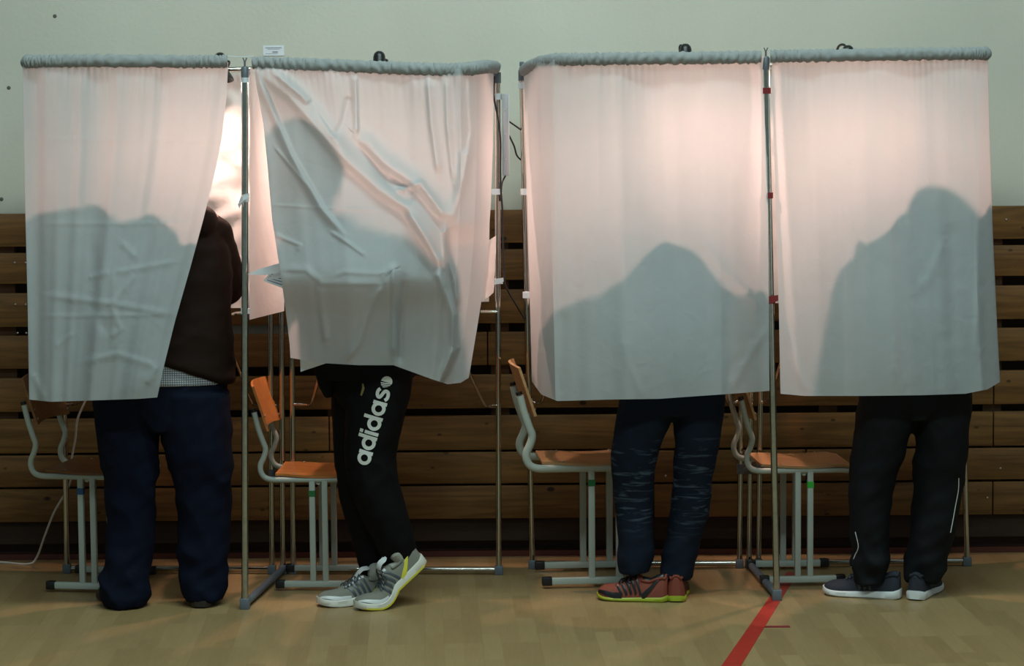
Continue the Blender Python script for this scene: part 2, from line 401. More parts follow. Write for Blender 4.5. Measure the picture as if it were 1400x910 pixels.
# notice on the wall
nt_ = tag(MB().box(at(374, 69, YW - .002), (.085, .002, .042)).build('wall_notice', M['paper'], smooth=False),
          'small white printed paper notice stuck on the pale wall above the curtains', 'notice')
mb = MB()
c = at(374, 69, YW - .0036)
mb.box(c + Vector((0, 0, .011)), (.066, .0006, .003)); mb.box(c + Vector((0, 0, .005)), (.05, .0006, .0015))
mb.box(c + Vector((.006, 0, -.006)), (.022, .0006, .005)); mb.box(c + Vector((-.008, 0, -.013)), (.05, .0006, .0015))
mb.build('print', M['ink'], nt_, smooth=False)

# floor marks
a0, a1 = G(1076, 782), G(985, 912); b0, b1 = G(1091, 782), G(1012, 912)
mb = MB(); mb.add([a0 + Vector((0, 0, .0015)), b0 + Vector((0, 0, .0015)), b1 + Vector((0, 0, .0015)), a1 + Vector((0, 0, .0015)), a0, b0, b1, a1],
                  [(0, 1, 2, 3), (4, 5, 6, 7), (0, 1, 5, 4), (1, 2, 6, 5), (2, 3, 7, 6), (3, 0, 4, 7)])
tag(mb.build('floor_line', M['redline'], smooth=False), 'wide red court line running along the floor towards the camera', 'floor line')
a0, a1 = G(1037, 856), G(1080, 857); mb = MB()
mb.box((a0 + a1) / 2 + Vector((0, 0, .0007)), ((a1 - a0).length, .03, .0014))
tag(mb.build('floor_line', M['rtape'], smooth=False), 'short thin dark red stripe on the floor right of the wide red line', 'floor line')

# ------------------------------------------------------------------ lamps and light
LAMPS = [(301, 72, 9.62, 'dome'), (518.5, 70, 9.62, 'can'), (937, 60, 9.62, 'curl'), (1159, 62, 9.62, 'arm')]
LL = ['black clamp lamp just showing above the leftmost curtain', 'black clamp lamp showing above the curtain bulged by the tracksuit wearer',
      'black clamp lamp with curled neck above the curtain over the jeans wearer', 'black clamp lamp with a low arm above the rightmost curtain']
LIGHT_POS = []
for (px, py, Y, kind), lab in zip(LAMPS, LL):
    top = at(px, py, Y)
    root = empty('clamp_lamp', (top.x, 9.72, 1.99), label=lab, cat='lamp', group='clamp lamps inside the booths')
    # shade: dome on top, opening downwards and a little forwards
    ax = Vector((0, -.25, -1)).normalized()
    prof = [(.001, 0), (.012, .002), (.020, .010), (.0235, .022), (.024, .045), (.027, .060), (.040, .080), (.052, .100), (.055, .108), (.051, .106), (.024, .062), (.021, .05)]
    if kind in ('dome', 'arm'): prof = [(r, z) for r, z in prof]
    u = Vector((1, 0, 0)); v_ = ax.cross(u)
    rg = []
    t0 = top + Vector((0, 0, .0))
    for r, z in prof: rg.append([t0 + ax * z + u * (math.cos(2 * PI * k / 20) * r) + v_ * (math.sin(2 * PI * k / 20) * r) for k in range(20)])
    MB().rings(rg).build('lamp_shade', M['blk'], root)
    bp = t0 + ax * .088
    MB().ell(bp, (.020, .020, .020), su=14, sv=10).build('bulb', M['bulb'], root)
    # arm to the clamp on the back bar
    cl = Vector((top.x + (-.03 if kind == 'dome' else .02), 9.745, 2.0))
    if kind == 'curl': mid = [t0 + ax * .03, at(931, 62, 9.64), at(930, 72, 9.66), cl + Vector((0, 0, -.04)), cl]
    elif kind == 'arm': mid = [t0 + ax * .02, at(1153, 61, 9.65), at(1145, 67, 9.68), cl + Vector((-.04, 0, -.02)), cl]
    else: mid = [t0 + ax * .04, t0 + ax * .04 + Vector((.03, .05, 0)), cl + Vector((0, -.03, -.06)), cl]
    MB().tube(smooth_path(mid, 6), .005, 8).build('lamp_neck', M['blk'], root)
    mb = MB(); mb.box(cl + Vector((0, 0, -.015)), (.04, .012, .07), bev=.003); mb.box(cl + Vector((0, .026, -.015)), (.034, .01, .07), bev=.003)
    mb.box(cl + Vector((0, .012, -.03)), (.03, .03, .012), bev=.002)
    mb.build('clamp', M['blk'], root)
    lp = t0 + ax * .125
    LIGHT_POS.append(lp)
    ld = bpy.data.lights.new('lamp_light', 'SPOT'); ld.energy = 31; ld.color = (1, .60, .49); ld.spot_size = math.radians(146); ld.spot_blend = 1.0; ld.shadow_soft_size = .022
    lo = bpy.data.objects.new('lamp_light', ld); COL.objects.link(lo); lo.location = lp
    lo.rotation_euler = Vector((0, -.36, -1)).to_track_quat('-Z', 'Y').to_euler()
    l2 = bpy.data.lights.new('lamp_fill_light', 'SPOT'); l2.energy = 12; l2.color = ld.color; l2.spot_size = math.radians(178); l2.spot_blend = .25; l2.shadow_soft_size = .03  # second wide spot added in the same lamp to even out the curtain glow
    lo2 = bpy.data.objects.new('lamp_fill_light', l2); COL.objects.link(lo2); lo2.location = lp; lo2.rotation_euler = Vector((0, -.45, -1)).to_track_quat('-Z', 'Y').to_euler()

# ------------------------------------------------------------------ booth frames
def band(mb, c, r, h=.022, axis=(0, 0, 1)):
    a = Vector(axis).normalized(); mb.tube([Vector(c) - a * h / 2, Vector(c) + a * h / 2], r, 14)
def pole_pt(a, b, z): t = (z - a.z) / (b.z - a.z); return a + (b - a) * t
def booth(label, BL, BLt, T, FPf, FPt, BR, BRt, tapes, tapemat, braces, rails):
    root = empty('voting_booth_frame', (FPf.x, FPf.y, 0), label=label, cat='booth frame', group='tubular voting booth frames')
    # front pole
    MB().tube([FPf + Vector((0, 0, .02)), FPt], .0125, 16).build('front_pole', M['alu'], root)
    # back poles
    tops = []
    for (f_, t_) in ((BL, BLt), (BR, BRt)):
        p = MB().tube([f_ + Vector((0, 0, .02)), t_], .0115, 14).build('back_pole', M['chrome'], root)
        mb = MB(); mb.box(f_ + Vector((0, 0, .018)), (.034, .034, .036), bev=.004); mb.build('foot_joint', M['cap'], p)
        mb = MB(); mb.tube([t_ - Vector((0, 0, .03)), t_ + Vector((0, 0, .012))], .0145, 14); mb.tube([t_ + Vector((0, 0, .01)), t_ + Vector((0, 0, .03))], .006, 10); mb.box(t_ + Vector((0, 0, .035)), (.018, .014, .02), bev=.003)
        mb.build('top_cap', M['cap'], p)
    for k, tp in enumerate(T):
        zt = 2.0
        p = MB().tube([tp + Vector((0, 0, .02)), Vector((tp.x + .02, tp.y, zt))], .0115, 14).build('back_pole', M['chrome'], root)
        mb = MB(); mb.box(tp + Vector((0, 0, .018)), (.032, .034, .036), bev=.004); mb.build('foot_joint', M['cap'], p)
        mb = MB(); q = tp + Vector((.004, 0, .40)); mb.tube([q - Vector((0, 0, .02)), q + Vector((0, 0, .02))], .0145, 12)
        if k: mb.tube([q + Vector((-.02, -.012, 0)), q + Vector((-.02, -.03, 0))], .008, 10)
        mb.build('hinge_joint', M['cap'], p)
    # foot joint + top cap of the front pole
    mb = MB(); mb.box(FPf + Vector((0, 0, .02)), (.036, .036, .042), bev=.004); mb.build('foot_joint', M['cap'], root)
    mb = MB(); mb.tube([FPt - Vector((0, 0, .035)), FPt + Vector((0, 0, .006)), FPt + Vector((0, 0, .014))], [.015, .015, .009], 14)
    mb.tube([FPt + Vector((0, 0, .01)), FPt + Vector((0, 0, .035))], .004, 8)
    mb.tube([FPt + Vector((0, 0, .028)), FPt + Vector((.007, 0, .045))], .0025, 6); mb.tube([FPt + Vector((0, 0, .028)), FPt + Vector((-.007, 0, .045))], .0025, 6)
    mb.build('top_cap', M['cap'], root)
    # rails on the floor
    z = Vector((0, 0, .02))
    MB().tube([BL + z, T[0] + z], .011, 12).build('base_rail', M['chrome'], root)
    MB().tube([T[2] + z, BR + z], .011, 12).build('base_rail', M['chrome'], root)
    MB().tube([T[1] + z, FPf + z], .0135, 12, sx=1.0, sy=1.1).build('base_rail', M['cap'], root)
    # top bars of the back frame and partition
    MB().tube([BLt, Vector((T[0].x + .02, T[0].y, 2.0))], .010, 10).build('top_bar', M['chrome'], root)
    MB().tube([Vector((T[2].x + .02, T[2].y, 2.0)), BRt], .010, 10).build('top_bar', M['chrome'], root)
    MB().tube([Vector((T[1].x + .02, T[1].y, 2.0)), FPt - Vector((0, 0, .012))], .010, 10).build('top_bar', M['chrome'], root)
    # curtain rails
    for r in rails: MB().tube(r, .009, 10).build('curtain_rail', M['chrome'], root)
    # tape bands
    for (c, wdt, hh) in tapes:
        mb = MB(); mb.tube([c - Vector((0, 0, hh / 2)), c + Vector((0, 0, hh / 2))], wdt, 16)
        mb.build('tape_band', M[tapemat], root)
    for pa in braces:
        MB().tube(smooth_path(pa, 6), .0065, 10).build('shelf_brace', M['chrome'], root)
    return root

z1 = lambda px, py, Y: at(px, py, Y)
FP1f, FP1t = G(335, 832), at(335, 96, 9.02); FP1f.z = 0
BL1, BL1t = G(92, 783), Vector((-1.765, 9.72, 1.99)); BR1, BR1t = G(682, 785), at(680, 103, 9.69)
T1 = [G(372, 784), G(387, 784), G(401, 784)]
r1 = smooth_path([at(311, 84, 9.0), at(250, 84, 8.98), at(120, 83, 8.95), at(50, 84, 8.95), at(38, 85, 8.98), Vector((-1.752, 9.08, 2.015)), Vector((-1.76, 9.4, 2.01)), Vector((-1.762, 9.7, 2.005))], 8)
r2 = smooth_path([at(346, 86, 9.0), at(420, 88, 8.97), at(520, 92, 8.94), at(600, 95, 8.94), at(640, 94, 8.99), at(657, 92, 9.12), at(668, 91, 9.35), at(677, 92, 9.66)], 8)
booth('left chrome voting booth frame around the brown jacket and tracksuit wearers', BL1, BL1t, T1, FP1f, FP1t, BR1, BR1t,
      [(at(335, 98, 9.02) - Vector((0, .0, .03)), .0155, .018), (at(335, 272, 9.025), .0158, .020), (at(335, 425, 9.03), .0158, .020),
       (at(680, 132, 9.69), .0165, .024), (at(681, 262, 9.69), .0165, .022), (at(682, 384, 9.69), .0165, .022)], 'wtape',
      [[at(402, 553, 9.72), at(418, 553, 9.70), at(426, 549, 9.66), at(437, 512, 9.52), at(452, 462, 9.40)],
       [at(681, 555, 9.68), at(668, 555, 9.66), at(661, 550, 9.62), at(640, 505, 9.50), at(622, 462, 9.40)],
       [at(371, 553, 9.72), at(352, 553, 9.70), at(343, 546, 9.64), at(322, 492, 9.50), at(306, 455, 9.40)],
       [at(92, 553, 9.75), at(103, 552, 9.72), at(110, 545, 9.66), at(128, 500, 9.50), at(140, 455, 9.40)]], [r1, r2])
FP2f, FP2t = G(1062, 820), at(1047, 82, 9.10); FP2f.z = 0
BL2, BL2t = G(728, 777), at(713.5, 100, 9.75); BR2, BR2t = G(1322, 773), Vector((1.745, 9.74, 1.99))
T2 = [G(1011, 776), G(1024, 776), G(1037, 776)]
r3 = smooth_path([at(1040, 78, 9.07), at(960, 79, 9.05), at(860, 80, 9.04), at(790, 81, 9.06), at(757, 82, 9.14), at(738, 86, 9.3), at(724, 92, 9.5), at(717, 97, 9.72)], 8)
r4 = smooth_path([at(1053, 77, 9.07), at(1120, 76, 9.05), at(1240, 74, 9.02), at(1330, 73, 9.02), at(1346, 73, 9.05), Vector((1.735, 9.15, 2.02)), Vector((1.74, 9.45, 2.01)), Vector((1.745, 9.72, 2.005))], 8)
booth('right chrome voting booth frame around the jeans wearer and the charcoal trousers', BL2, BL2t, T2, FP2f, FP2t, BR2, BR2t,
      [(at(1048.5, 124, 9.10), .0162, .022), (at(1051, 267, 9.105), .0162, .022), (at(1054, 410, 9.11), .0165, .024)], 'rtape',
      [[at(1010, 548, 9.78), at(1002, 551, 9.76), at(994, 547, 9.7), at(984, 500, 9.55), at(975, 455, 9.42)],
       [at(1037, 549, 9.78), at(1046, 549, 9.76), at(1053, 540, 9.7), at(1066, 500, 9.55), at(1080, 455, 9.42)],
       [at(725, 548, 9.78), at(735, 551, 9.76), at(742, 545, 9.7), at(752, 500, 9.55), at(762, 455, 9.42)],
       [at(1322, 553, 9.77), at(1312, 552, 9.75), at(1306, 545, 9.7), at(1290, 500, 9.55), at(1280, 455, 9.42)]], [r3, r4])
for o in [o for o in bpy.data.objects if o.name.startswith('tape_band')]: pass
# white tapes on the frame pole next to the left edge of the right booth
fr2 = [o for o in bpy.data.objects if o.name.startswith('voting_booth_frame')][1]
for py, px in ((117, 714), (262, 717), (403, 720)):
    c = at(px, py, 9.755); MB().tube([c - Vector((0, 0, .012)), c + Vector((0, 0, .012))], .0160, 14).build('tape_band', M['wtape'], fr2)['label'] = 'white tape band'
# tape tails
fr1 = [o for o in bpy.data.objects if o.name.startswith('voting_booth_frame')][0]
def flag(pts, m, par, name='tape_tail', th=.0008):
    V = [Vector(p) for p in pts] + [Vector(p) + Vector((0, th, 0)) for p in pts]; n = len(pts)
    Fc = [tuple(range(n)), tuple(reversed(range(n, 2 * n)))] + [(i, (i + 1) % n, n + (i + 1) % n, n + i) for i in range(n)]
    return MB().add(V, Fc).build(name, M[m], par, smooth=False)
flag([at(331, 266, 9.0), at(341, 264, 9.0), at(340, 270, 9.0), at(332, 275, 9.0), at(327, 285, 9.01), at(325, 279, 9.01)], 'wtape', fr1)
flag([at(676, 382, 9.67), at(690, 379, 9.67), at(691, 386, 9.67), at(676, 389, 9.67)], 'wtape', fr1)
flag([at(1050, 405, 9.085), at(1064, 403, 9.085), at(1064, 411, 9.085), at(1050, 416, 9.085)], 'rtape', fr2)
flag([at(672, 258, 9.67), at(686, 258, 9.67), at(686, 266, 9.67), at(672, 266, 9.67)], 'wtape', fr1)
# transparent line strung between the two curtain headings
MB().tube([at(311, 77, 9.0), at(333, 78, 9.0), at(347, 77, 9.0)], .0016, 6).build('cord', M['wtape'], fr1)

# writing shelves
def shelf(x0, x1, lab, lip=.02):
    root = empty('writing_shelf', ((x0 + x1) / 2, 9.55, 1.045), label=lab, cat='shelf', group='writing shelves inside the booths')
    MB().box(((x0 + x1) / 2, 9.55, 1.045), (x1 - x0, .30, .012), bev=.003).build('board', M['shelf'], root)
    for xx in (x0, x1): MB().tube([(xx, 9.41, 1.033), (xx, 9.70, 1.033)], .006, 8).build('shelf_tube', M['chrome'], root)
    return root
shelf(-1.70, -1.13, 'white shelf in front of the person in the brown jacket')  # left end lengthened to keep lamp light off the chair backrest
shelf(-.74, -.23, 'white shelf behind the bulged curtain of the tracksuit wearer')
shelf(.20, .76, 'white shelf in front of the person in jeans')
shelf(1.12, 1.62, 'white shelf in front of the person in charcoal trousers')
# support tubes from poles to shelves
for par, pts in ((fr1, [at(337, 427, 9.62), at(322, 428, 9.62), at(313, 431, 9.6)]), (fr1, [at(657, 426, 9.68), at(681, 426, 9.68)])):
    MB().tube(pts, .0065, 8).build('shelf_arm', M['chrome'], par)

# ------------------------------------------------------------------ backing sheets
def sheet(name, P00, P10, P01, P11, lab, nu=46, nv=60, amp=.007, seed=0, cat='backing sheet'):
    """bilinear crinkled sheet, P(u,v); u along the top, v down"""
    P00, P10, P01, P11 = map(Vector, (P00, P10, P01, P11))
    nrm = (P10 - P00).cross(P01 - P00).normalized()
    V = []; Fc = []
    for j in range(nv + 1):
        for i in range(nu + 1):
            u, v = i / nu, j / nv
            p = P00 * (1 - u) * (1 - v) + P10 * u * (1 - v) + P01 * (1 - u) * v + P11 * u * v
            q = Vector((p.x * 8 + p.y * 5 + seed, p.z * 7, seed))
            d = noise.voronoi(q)[0]
            h = (d[1] - d[0]) * amp * 1.6 + noise.noise(q * 2.2) * amp * .5 + noise.noise(q * .5) * amp
            h *= sstep(0, .12, v) * .9 + .1
            V.append(p + nrm * h)
    for j in range(nv):
        for i in range(nu): a = j * (nu + 1) + i; Fc.append((a, a + 1, a + nu + 2, a + nu + 1))
    o = MB().add(V, Fc).build(name, M['film'])
    return tag(o, lab, cat, 'pale sheets lining the booths')
sheet('backing_sheet', (-1.74, 9.765, 1.985), (-.965, 9.765, 1.985), (-1.74, 9.765, 1.06), (-.965, 9.765, 1.06), 'crinkled white sheet behind the person in the brown jacket', seed=3, amp=.026)
sheet('backing_sheet', (-.85, 9.765, 1.985), (-.075, 9.73, 1.985), (-.86, 9.765, 1.06), (-.09, 9.73, 1.08), 'pale sheet lining the back of the booth of the tracksuit wearer', seed=9)
sheet('backing_sheet', (.09, 9.80, 1.985), (.88, 9.80, 1.985), (.09, 9.80, 1.06), (.89, 9.80, 1.06), 'pale sheet lining the back of the booth of the jeans wearer', seed=14)
sheet('backing_sheet', (.985, 9.80, 1.985), (1.72, 9.80, 1.985), (.985, 9.80, 1.06), (1.72, 9.80, 1.06), 'pale sheet lining the back of the rightmost booth', seed=21)
sheet('partition_sheet', at(342, 92, 9.04), (-.885, 9.70, 1.98), at(341, 437, 9.04), at(389, 425, 9.70), 'pale pink lit partition sheet right of the front pole with white tapes', nu=20, seed=31, amp=.002, cat='partition sheet')
sheet('partition_sheet', (.935, 9.16, 1.98), (.925, 9.74, 1.98), (.965, 9.16, 1.05), (.94, 9.74, 1.05), 'partition sheet behind the front pole with red tapes', nu=20, seed=37, amp=.002, cat='partition sheet')
# corner of clear sheet hanging by the back pole
s_ = sheet('side_sheet', at(666, 330, 9.50), at(678, 322, 9.64), at(660, 412, 9.45), at(676, 400, 9.64), 'crumpled grey film corner beside the power strip pole', nu=14, nv=30, seed=44, amp=.006, cat='side sheet')

# ------------------------------------------------------------------ curtains
def polyat(poly, t, key=None):
    """poly param by arc length (key None) or by coordinate key"""
    if key is not None:
        a, b = poly[0][key], poly[-1][key]; x = a + (b - a) * t
        for p, q in zip(poly, poly[1:]):
            if (x - p[key]) * (x - q[key]) <= 0 and p[key] != q[key]:
                s = (x - p[key]) / (q[key] - p[key]); return (lerp(p[0], q[0], s), lerp(p[1], q[1], s))
        return poly[-1]
def segdist(px, py, poly):
    best = 1e9; sgn = 1; tt = 0; L = 0; tot = sum(math.hypot(b[0] - a[0], b[1] - a[1]) for a, b in zip(poly, poly[1:]))
    for a, b in zip(poly, poly[1:]):
        dx, dy = b[0] - a[0], b[1] - a[1]; l2 = dx * dx + dy * dy
        t = max(0, min(1, ((px - a[0]) * dx + (py - a[1]) * dy) / l2))
        ex, ey = px - a[0] - dx * t, py - a[1] - dy * t; d = math.hypot(ex, ey)
        if d < best: best = d; sgn = 1 if dx * ey - dy * ex > 0 else -1; tt = (L + t * math.sqrt(l2)) / tot
        L += math.sqrt(l2)
    return best, sgn, tt
RW = [1.0]
def ridge_h(px, py, ridges):
    h = 0
    for poly, amp, s1, s2 in ridges:
        x0 = min(p[0] for p in poly) - 60; x1 = max(p[0] for p in poly) + 60
        if px < x0 or px > x1: continue
        d, sg, t = segdist(px, py, poly)
        s = (s1 if sg > 0 else s2) * RW[0]
        if d > 4 * s: continue
        ends = sstep(0, .12, t) * (1 - sstep(.88, 1, t)) if t not in (0, 1) else 0
        h += amp * math.exp(-(d / s) ** 2) * (.25 + .75 * ends)
    return h
def curtain(label, left, right, top, bottom, Yt, Yb, folds, ridges=(), bulges=(), ret=None, nu=170, nv=190, seed=0, sleeve=None, wr=.0016, extraY=None, rk=1.0):
    V = []; Fc = []
    grid = []
    for j in range(nv + 1):
        v = j / nv; row = []
        for i in range(nu + 1):
            u = i / nu
            L_ = polyat(left, v, 1); R_ = polyat(right, v, 1); T_ = polyat(top, u, 0); B_ = polyat(bottom, u, 0)
            c = [(1 - u) * L_[k] + u * R_[k] + (1 - v) * T_[k] + v * B_[k]
                 - ((1 - u) * (1 - v) * left[0][k] + u * (1 - v) * right[0][k] + (1 - u) * v * left[-1][k] + u * v * right[-1][k]) for k in (0, 1)]
            px, py = c
            py -= 9 * (1 - sstep(0, .07, v))
            Y = lerp(interp(Yt, u), interp(Yb, u), sstep(0, 1, v))
            env = sstep(0, .05, v)
            h = 0
            for fr, ph, am, gro in folds:
                w_ = ph + .5 * math.sin(v * 2.3 + ph)
                h += am * (1 + gro * v) * math.sin(2 * PI * fr * u + w_) * env
            # small gathers under the heading
            h += .0025 * math.exp(-v / .05) * math.sin(2 * PI * 34 * u + 3 * math.sin(9 * u + seed))
            h += rk * ridge_h(px, py, ridges)
            for bx, by, sx, sy, am in bulges: h += am * math.exp(-((px - bx) / sx) ** 2 - ((py - by) / sy) ** 2)
            q = Vector((px / 60., py / 60., seed))
            h += wr * (noise.noise(q) + .5 * noise.noise(q * 2.3))
            vd = noise.voronoi(Vector((px / 95., py / 120., seed * 3)))[0]
            h += wr * 1.5 * (vd[1] - vd[0]) * env
            if extraY: Y += extraY(u, v, px, py)
            row.append((px, py, Y - h))
        grid.append(row)
    W = []
    for row in grid:
        pts = [at(*c) for c in row]
        if ret:
            side, X1, Y1, n = ret   # side return running back to the pole
            e = pts[0] if side == 'L' else pts[-1]
            ex = []
            for k in range(1, n + 1):
                t = k / n
                ex.append(Vector((lerp(e.x, X1, sstep(0, 1, t)) + .006 * math.sin(t * 19 + 1) * (1 if side == 'R' else -1), lerp(e.y, Y1, t), e.z)))
            pts = (list(reversed(ex)) + pts) if side == 'L' else pts + ex
        W.append(pts)
    m = len(W[0])
    for row in W: V += row
    for j in range(nv):
        for i in range(m - 1): a = j * m + i; Fc.append((a, a + 1, a + m + 1, a + m))
    root = empty('curtain', W[0][m // 2], label=label, cat='curtain', group='translucent white booth curtains')
    cl = MB().add(V, Fc).build('curtain_cloth', M['curtain'], root)
    # heading sleeve gathered on the rail
    rad = .0215; seg = 22; rg = []
    n = len(sleeve) * 6; fine = smooth_path(sleeve, 6)
    for i, p in enumerate(fine):
        a = fine[max(0, i - 1)]; b = fine[min(len(fine) - 1, i + 1)]; t = (b - a).normalized()
        up = Vector((0, 0, 1)); nn = t.cross(up).normalized(); ring = []
        for k in range(seg):
            an = 2 * PI * k / seg
            rr = rad * (1 + .22 * noise.noise(Vector((i * .62, math.cos(an) * 1.3, math.sin(an) * 1.1 + seed))) + .07 * math.sin(i * .9 + 2.6 * math.sin(an) + 2 * noise.noise(Vector((i * .07, seed, 0)))))
            ring.append(p + nn * (math.cos(an) * rr) + up * (math.sin(an) * rr * 1.05))
        rg.append(ring)
    MB().rings(rg).build('curtain_heading', M['sleeve'], root)
    return root

W1 = [(11, .3, .0016, -.3), (6.3, 1.9, .004, -.2), (3.1, 4.2, .007, 0), (17, 2.2, .0006, -.5)]
curtain('leftmost curtain, drawn aside on a slant past the person in the brown jacket',
    [(31, 94), (33, 200), (35, 300), (38, 420), (40, 546)],
    [(312, 94), (310, 130), (303, 190), (293, 240), (278, 300), (259, 370), (239, 440), (223, 505), (215, 543)],
    [(31, 94), (170, 93), (312, 94)],
    [(40, 546), (70, 549), (130, 547), (190, 545), (215, 543)],
    [(0, 8.955), (.1, 8.94), (1, 9.0)], [(0, 8.93), (.5, 8.88), (1, 8.89)], W1,
    ridges=[([(60, 306), (270, 305)], .0022, 3, 3), ([(55, 432), (230, 430)], .0022, 3, 3), ([(60, 403), (150, 415), (238, 430)], .004, 4, 5),
            ([(155, 372), (240, 357)], .004, 5, 3), ([(152, 417), (185, 375)], .004, 5, 4), ([(152, 417), (165, 450), (150, 462)], .004, 5, 4),
            ([(120, 380), (150, 372)], .004, 4, 4), ([(165, 330), (187, 352)], .004, 5, 4), ([(60, 130 + 60), (300, 192)], .0016, 3, 3),
            ([(75, 475), (100, 455)], .003, 4, 4), ([(110, 495), (160, 483), (215, 500)], .004, 6, 4), ([(215, 500), (200, 525)], .005, 6, 5),
            ([(155, 372), (155, 480)], .004, 5, 7), ([(128, 330), (128, 420), (150, 460)], -.005, 8, 8), ([(45, 510), (60, 546)], .004, 5, 5)],
    bulges=[(170, 420, 70, 110, .03), (200, 520, 40, 40, .015)],
    ret=('L', -1.765, 9.66, 26), sleeve=r1, seed=1.3)
W2 = [(9, .9, .0020, -.6), (5.3, 2.9, .004, -.4), (15, 1.2, .0006, 0), (3.1, .4, .005, 0)]
RW[0] = .72
def body_push(u, v, px, py):
    # bent trunk and hip of the person pushing the cloth outwards, the edge of the fold hanging free behind it
    d = -.125 * math.exp(-((px - 480) / 120) ** 2 - ((py - 362) / 125) ** 2)
    d += -.05 * math.exp(-((px - 470) / 100) ** 2 - ((py - 385) / 42) ** 2)
    d += -.03 * math.exp(-((px - 420) / 55) ** 2 - ((py - 210) / 60) ** 2)
    # cloth below the hip hangs back under the bulge
    d += .060 * sstep(376, 430, py) * (1 - sstep(600, 640, px)) * (.6 + .4 * math.cos((px - 400) / 26.0))
    # free tail on the right lies deeper
    x_edge = interp([(100, 700), (290, 640), (320, 606), (380, 612), (430, 622), (480, 620), (530, 600)], py)
    d += .07 * sstep(-3, 5, px - x_edge) * sstep(300, 340, py)
    return d
curtain('curtain bulged and twisted by the tracksuit wearer leaning against it',
    [(346, 96), (353, 130), (360, 170), (366, 230), (372, 300), (383, 370), (390, 420), (396, 470), (397, 489)],
    [(675, 100), (674, 200), (671, 280), (667, 340), (660, 400), (652, 450), (641, 516)],
    [(346, 96), (430, 99), (520, 103), (600, 105), (675, 100)],
    [(397, 489), (440, 496), (490, 499), (538, 499), (560, 507), (590, 518), (612, 525), (630, 523), (641, 516)],
    [(0, 9.0), (.3, 8.95), (.86, 8.93), (.93, 9.08), (.97, 9.35), (1, 9.6)], [(0, 8.93), (.5, 8.90), (.8, 8.95), (1, 9.05)], W2,
    ridges=[([(350, 98), (372, 150), (398, 212), (440, 285), (470, 320)], .014, 9, 5),
            ([(352, 97), (395, 130), (430, 170), (470, 215), (520, 260), (558, 284), (580, 318), (598, 352)], .023, 9, 22),
            ([(372, 97), (410, 128), (432, 150), (452, 180), (462, 195)], .016, 6, 8),
            ([(420, 136), (440, 160), (458, 187)], -.014, 6, 6),
            ([(486, 184), (525, 222), (562, 248), (596, 286), (617, 305)], .021, 8, 18),
            ([(492, 190), (520, 235), (548, 270), (570, 276)], -.008, 9, 9),
            ([(530, 238), (572, 262), (600, 290), (615, 305)], -.009, 8, 8),
            ([(540, 262), (575, 250), (610, 300)], .010, 6, 6),
            ([(617, 305), (622, 285), (628, 262), (640, 200)], .014, 8, 12),
            ([(598, 352), (606, 395), (620, 430), (624, 475), (605, 522)], .016, 10, 5),
            ([(556, 290), (590, 340), (604, 365)], .014, 6, 8),
            ([(608, 308), (610, 345), (622, 385), (626, 420)], .014, 5, 6),
            ([(486, 100), (488, 184)], .010, 7, 4), ([(478, 130), (468, 170), (455, 190)], -.006, 7, 7),
            ([(585, 104), (590, 170), (600, 240)], .010, 6, 9), ([(610, 104), (612, 170), (620, 250)], .008, 5, 8), ([(640, 104), (645, 180), (632, 262)], .010, 5, 10),
            ([(375, 200), (420, 255)], .004, 3, 4), ([(370, 280), (440, 284), (520, 287)], .0012, 3, 3), ([(450, 315), (480, 335), (500, 350)], .004, 4, 4),
            ([(375, 320), (410, 335), (405, 345)], .003, 4, 4), ([(384, 368), (418, 369), (440, 388), (525, 388)], .003, 5, 9),
            ([(455, 378), (470, 372), (522, 374), (527, 385)], .002, 5, 6), ([(528, 372), (538, 368), (538, 490)], .012, 6, 9),
            ([(527, 388), (510, 410), (490, 470), (470, 495)], .007, 9, 7), ([(553, 380), (548, 430), (545, 500)], -.012, 8, 8),
            ([(436, 390), (440, 430), (446, 470)], .006, 6, 8), ([(596, 370), (604, 390), (600, 430)], .006, 6, 6)],
    sleeve=r2, seed=4.1, extraY=body_push, nu=330, nv=350, wr=.003, rk=1.9)
RW[0] = 1.0
W3 = [(8, .5, .0015, .1), (4.6, 2.0, .004, .1), (13, .9, .0007, .1), (2.3, 3.2, .006, .5)]
curtain('smooth closed curtain between the power strip and the front pole with red tapes',
    [(716, 102), (720, 250), (724, 400), (727, 521)],
    [(1046, 86), (1049, 200), (1051, 400), (1052, 534)],
    [(716, 102), (728, 97), (742, 92), (758, 90), (850, 89), (950, 88), (1046, 86)],
    [(727, 521), (740, 539), (762, 548), (830, 546), (900, 545), (1000, 538), (1052, 534)],
    [(0, 9.68), (.025, 9.45), (.06, 9.22), (.12, 9.1), (.3, 9.05), (1, 9.09)], [(0, 9.45), (.04, 9.2), (.1, 9.0), (.4, 8.93), (.8, 8.95), (1, 9.07)], W3,
    ridges=[([(880, 545), (860, 500), (850, 460)], .003, 6, 6), ([(1047, 450), (1000, 530)], .005, 7, 6), ([(960, 330), (990, 370), (1047, 425)], .003, 8, 6),
            ([(765, 95), (762, 200), (770, 330)], -.006, 8, 8), ([(742, 100), (748, 250), (752, 400), (760, 500)], .006, 5, 8), ([(770, 425), (765, 545)], -.004, 8, 8)],
    bulges=[(900, 470, 80, 110, .025)], sleeve=r3, seed=7.7)
W4 = [(8, 1.5, .0015, .1), (4.1, .4, .004, .1), (13, 2.9, .0007, .1), (2.1, 1.2, .006, .5)]
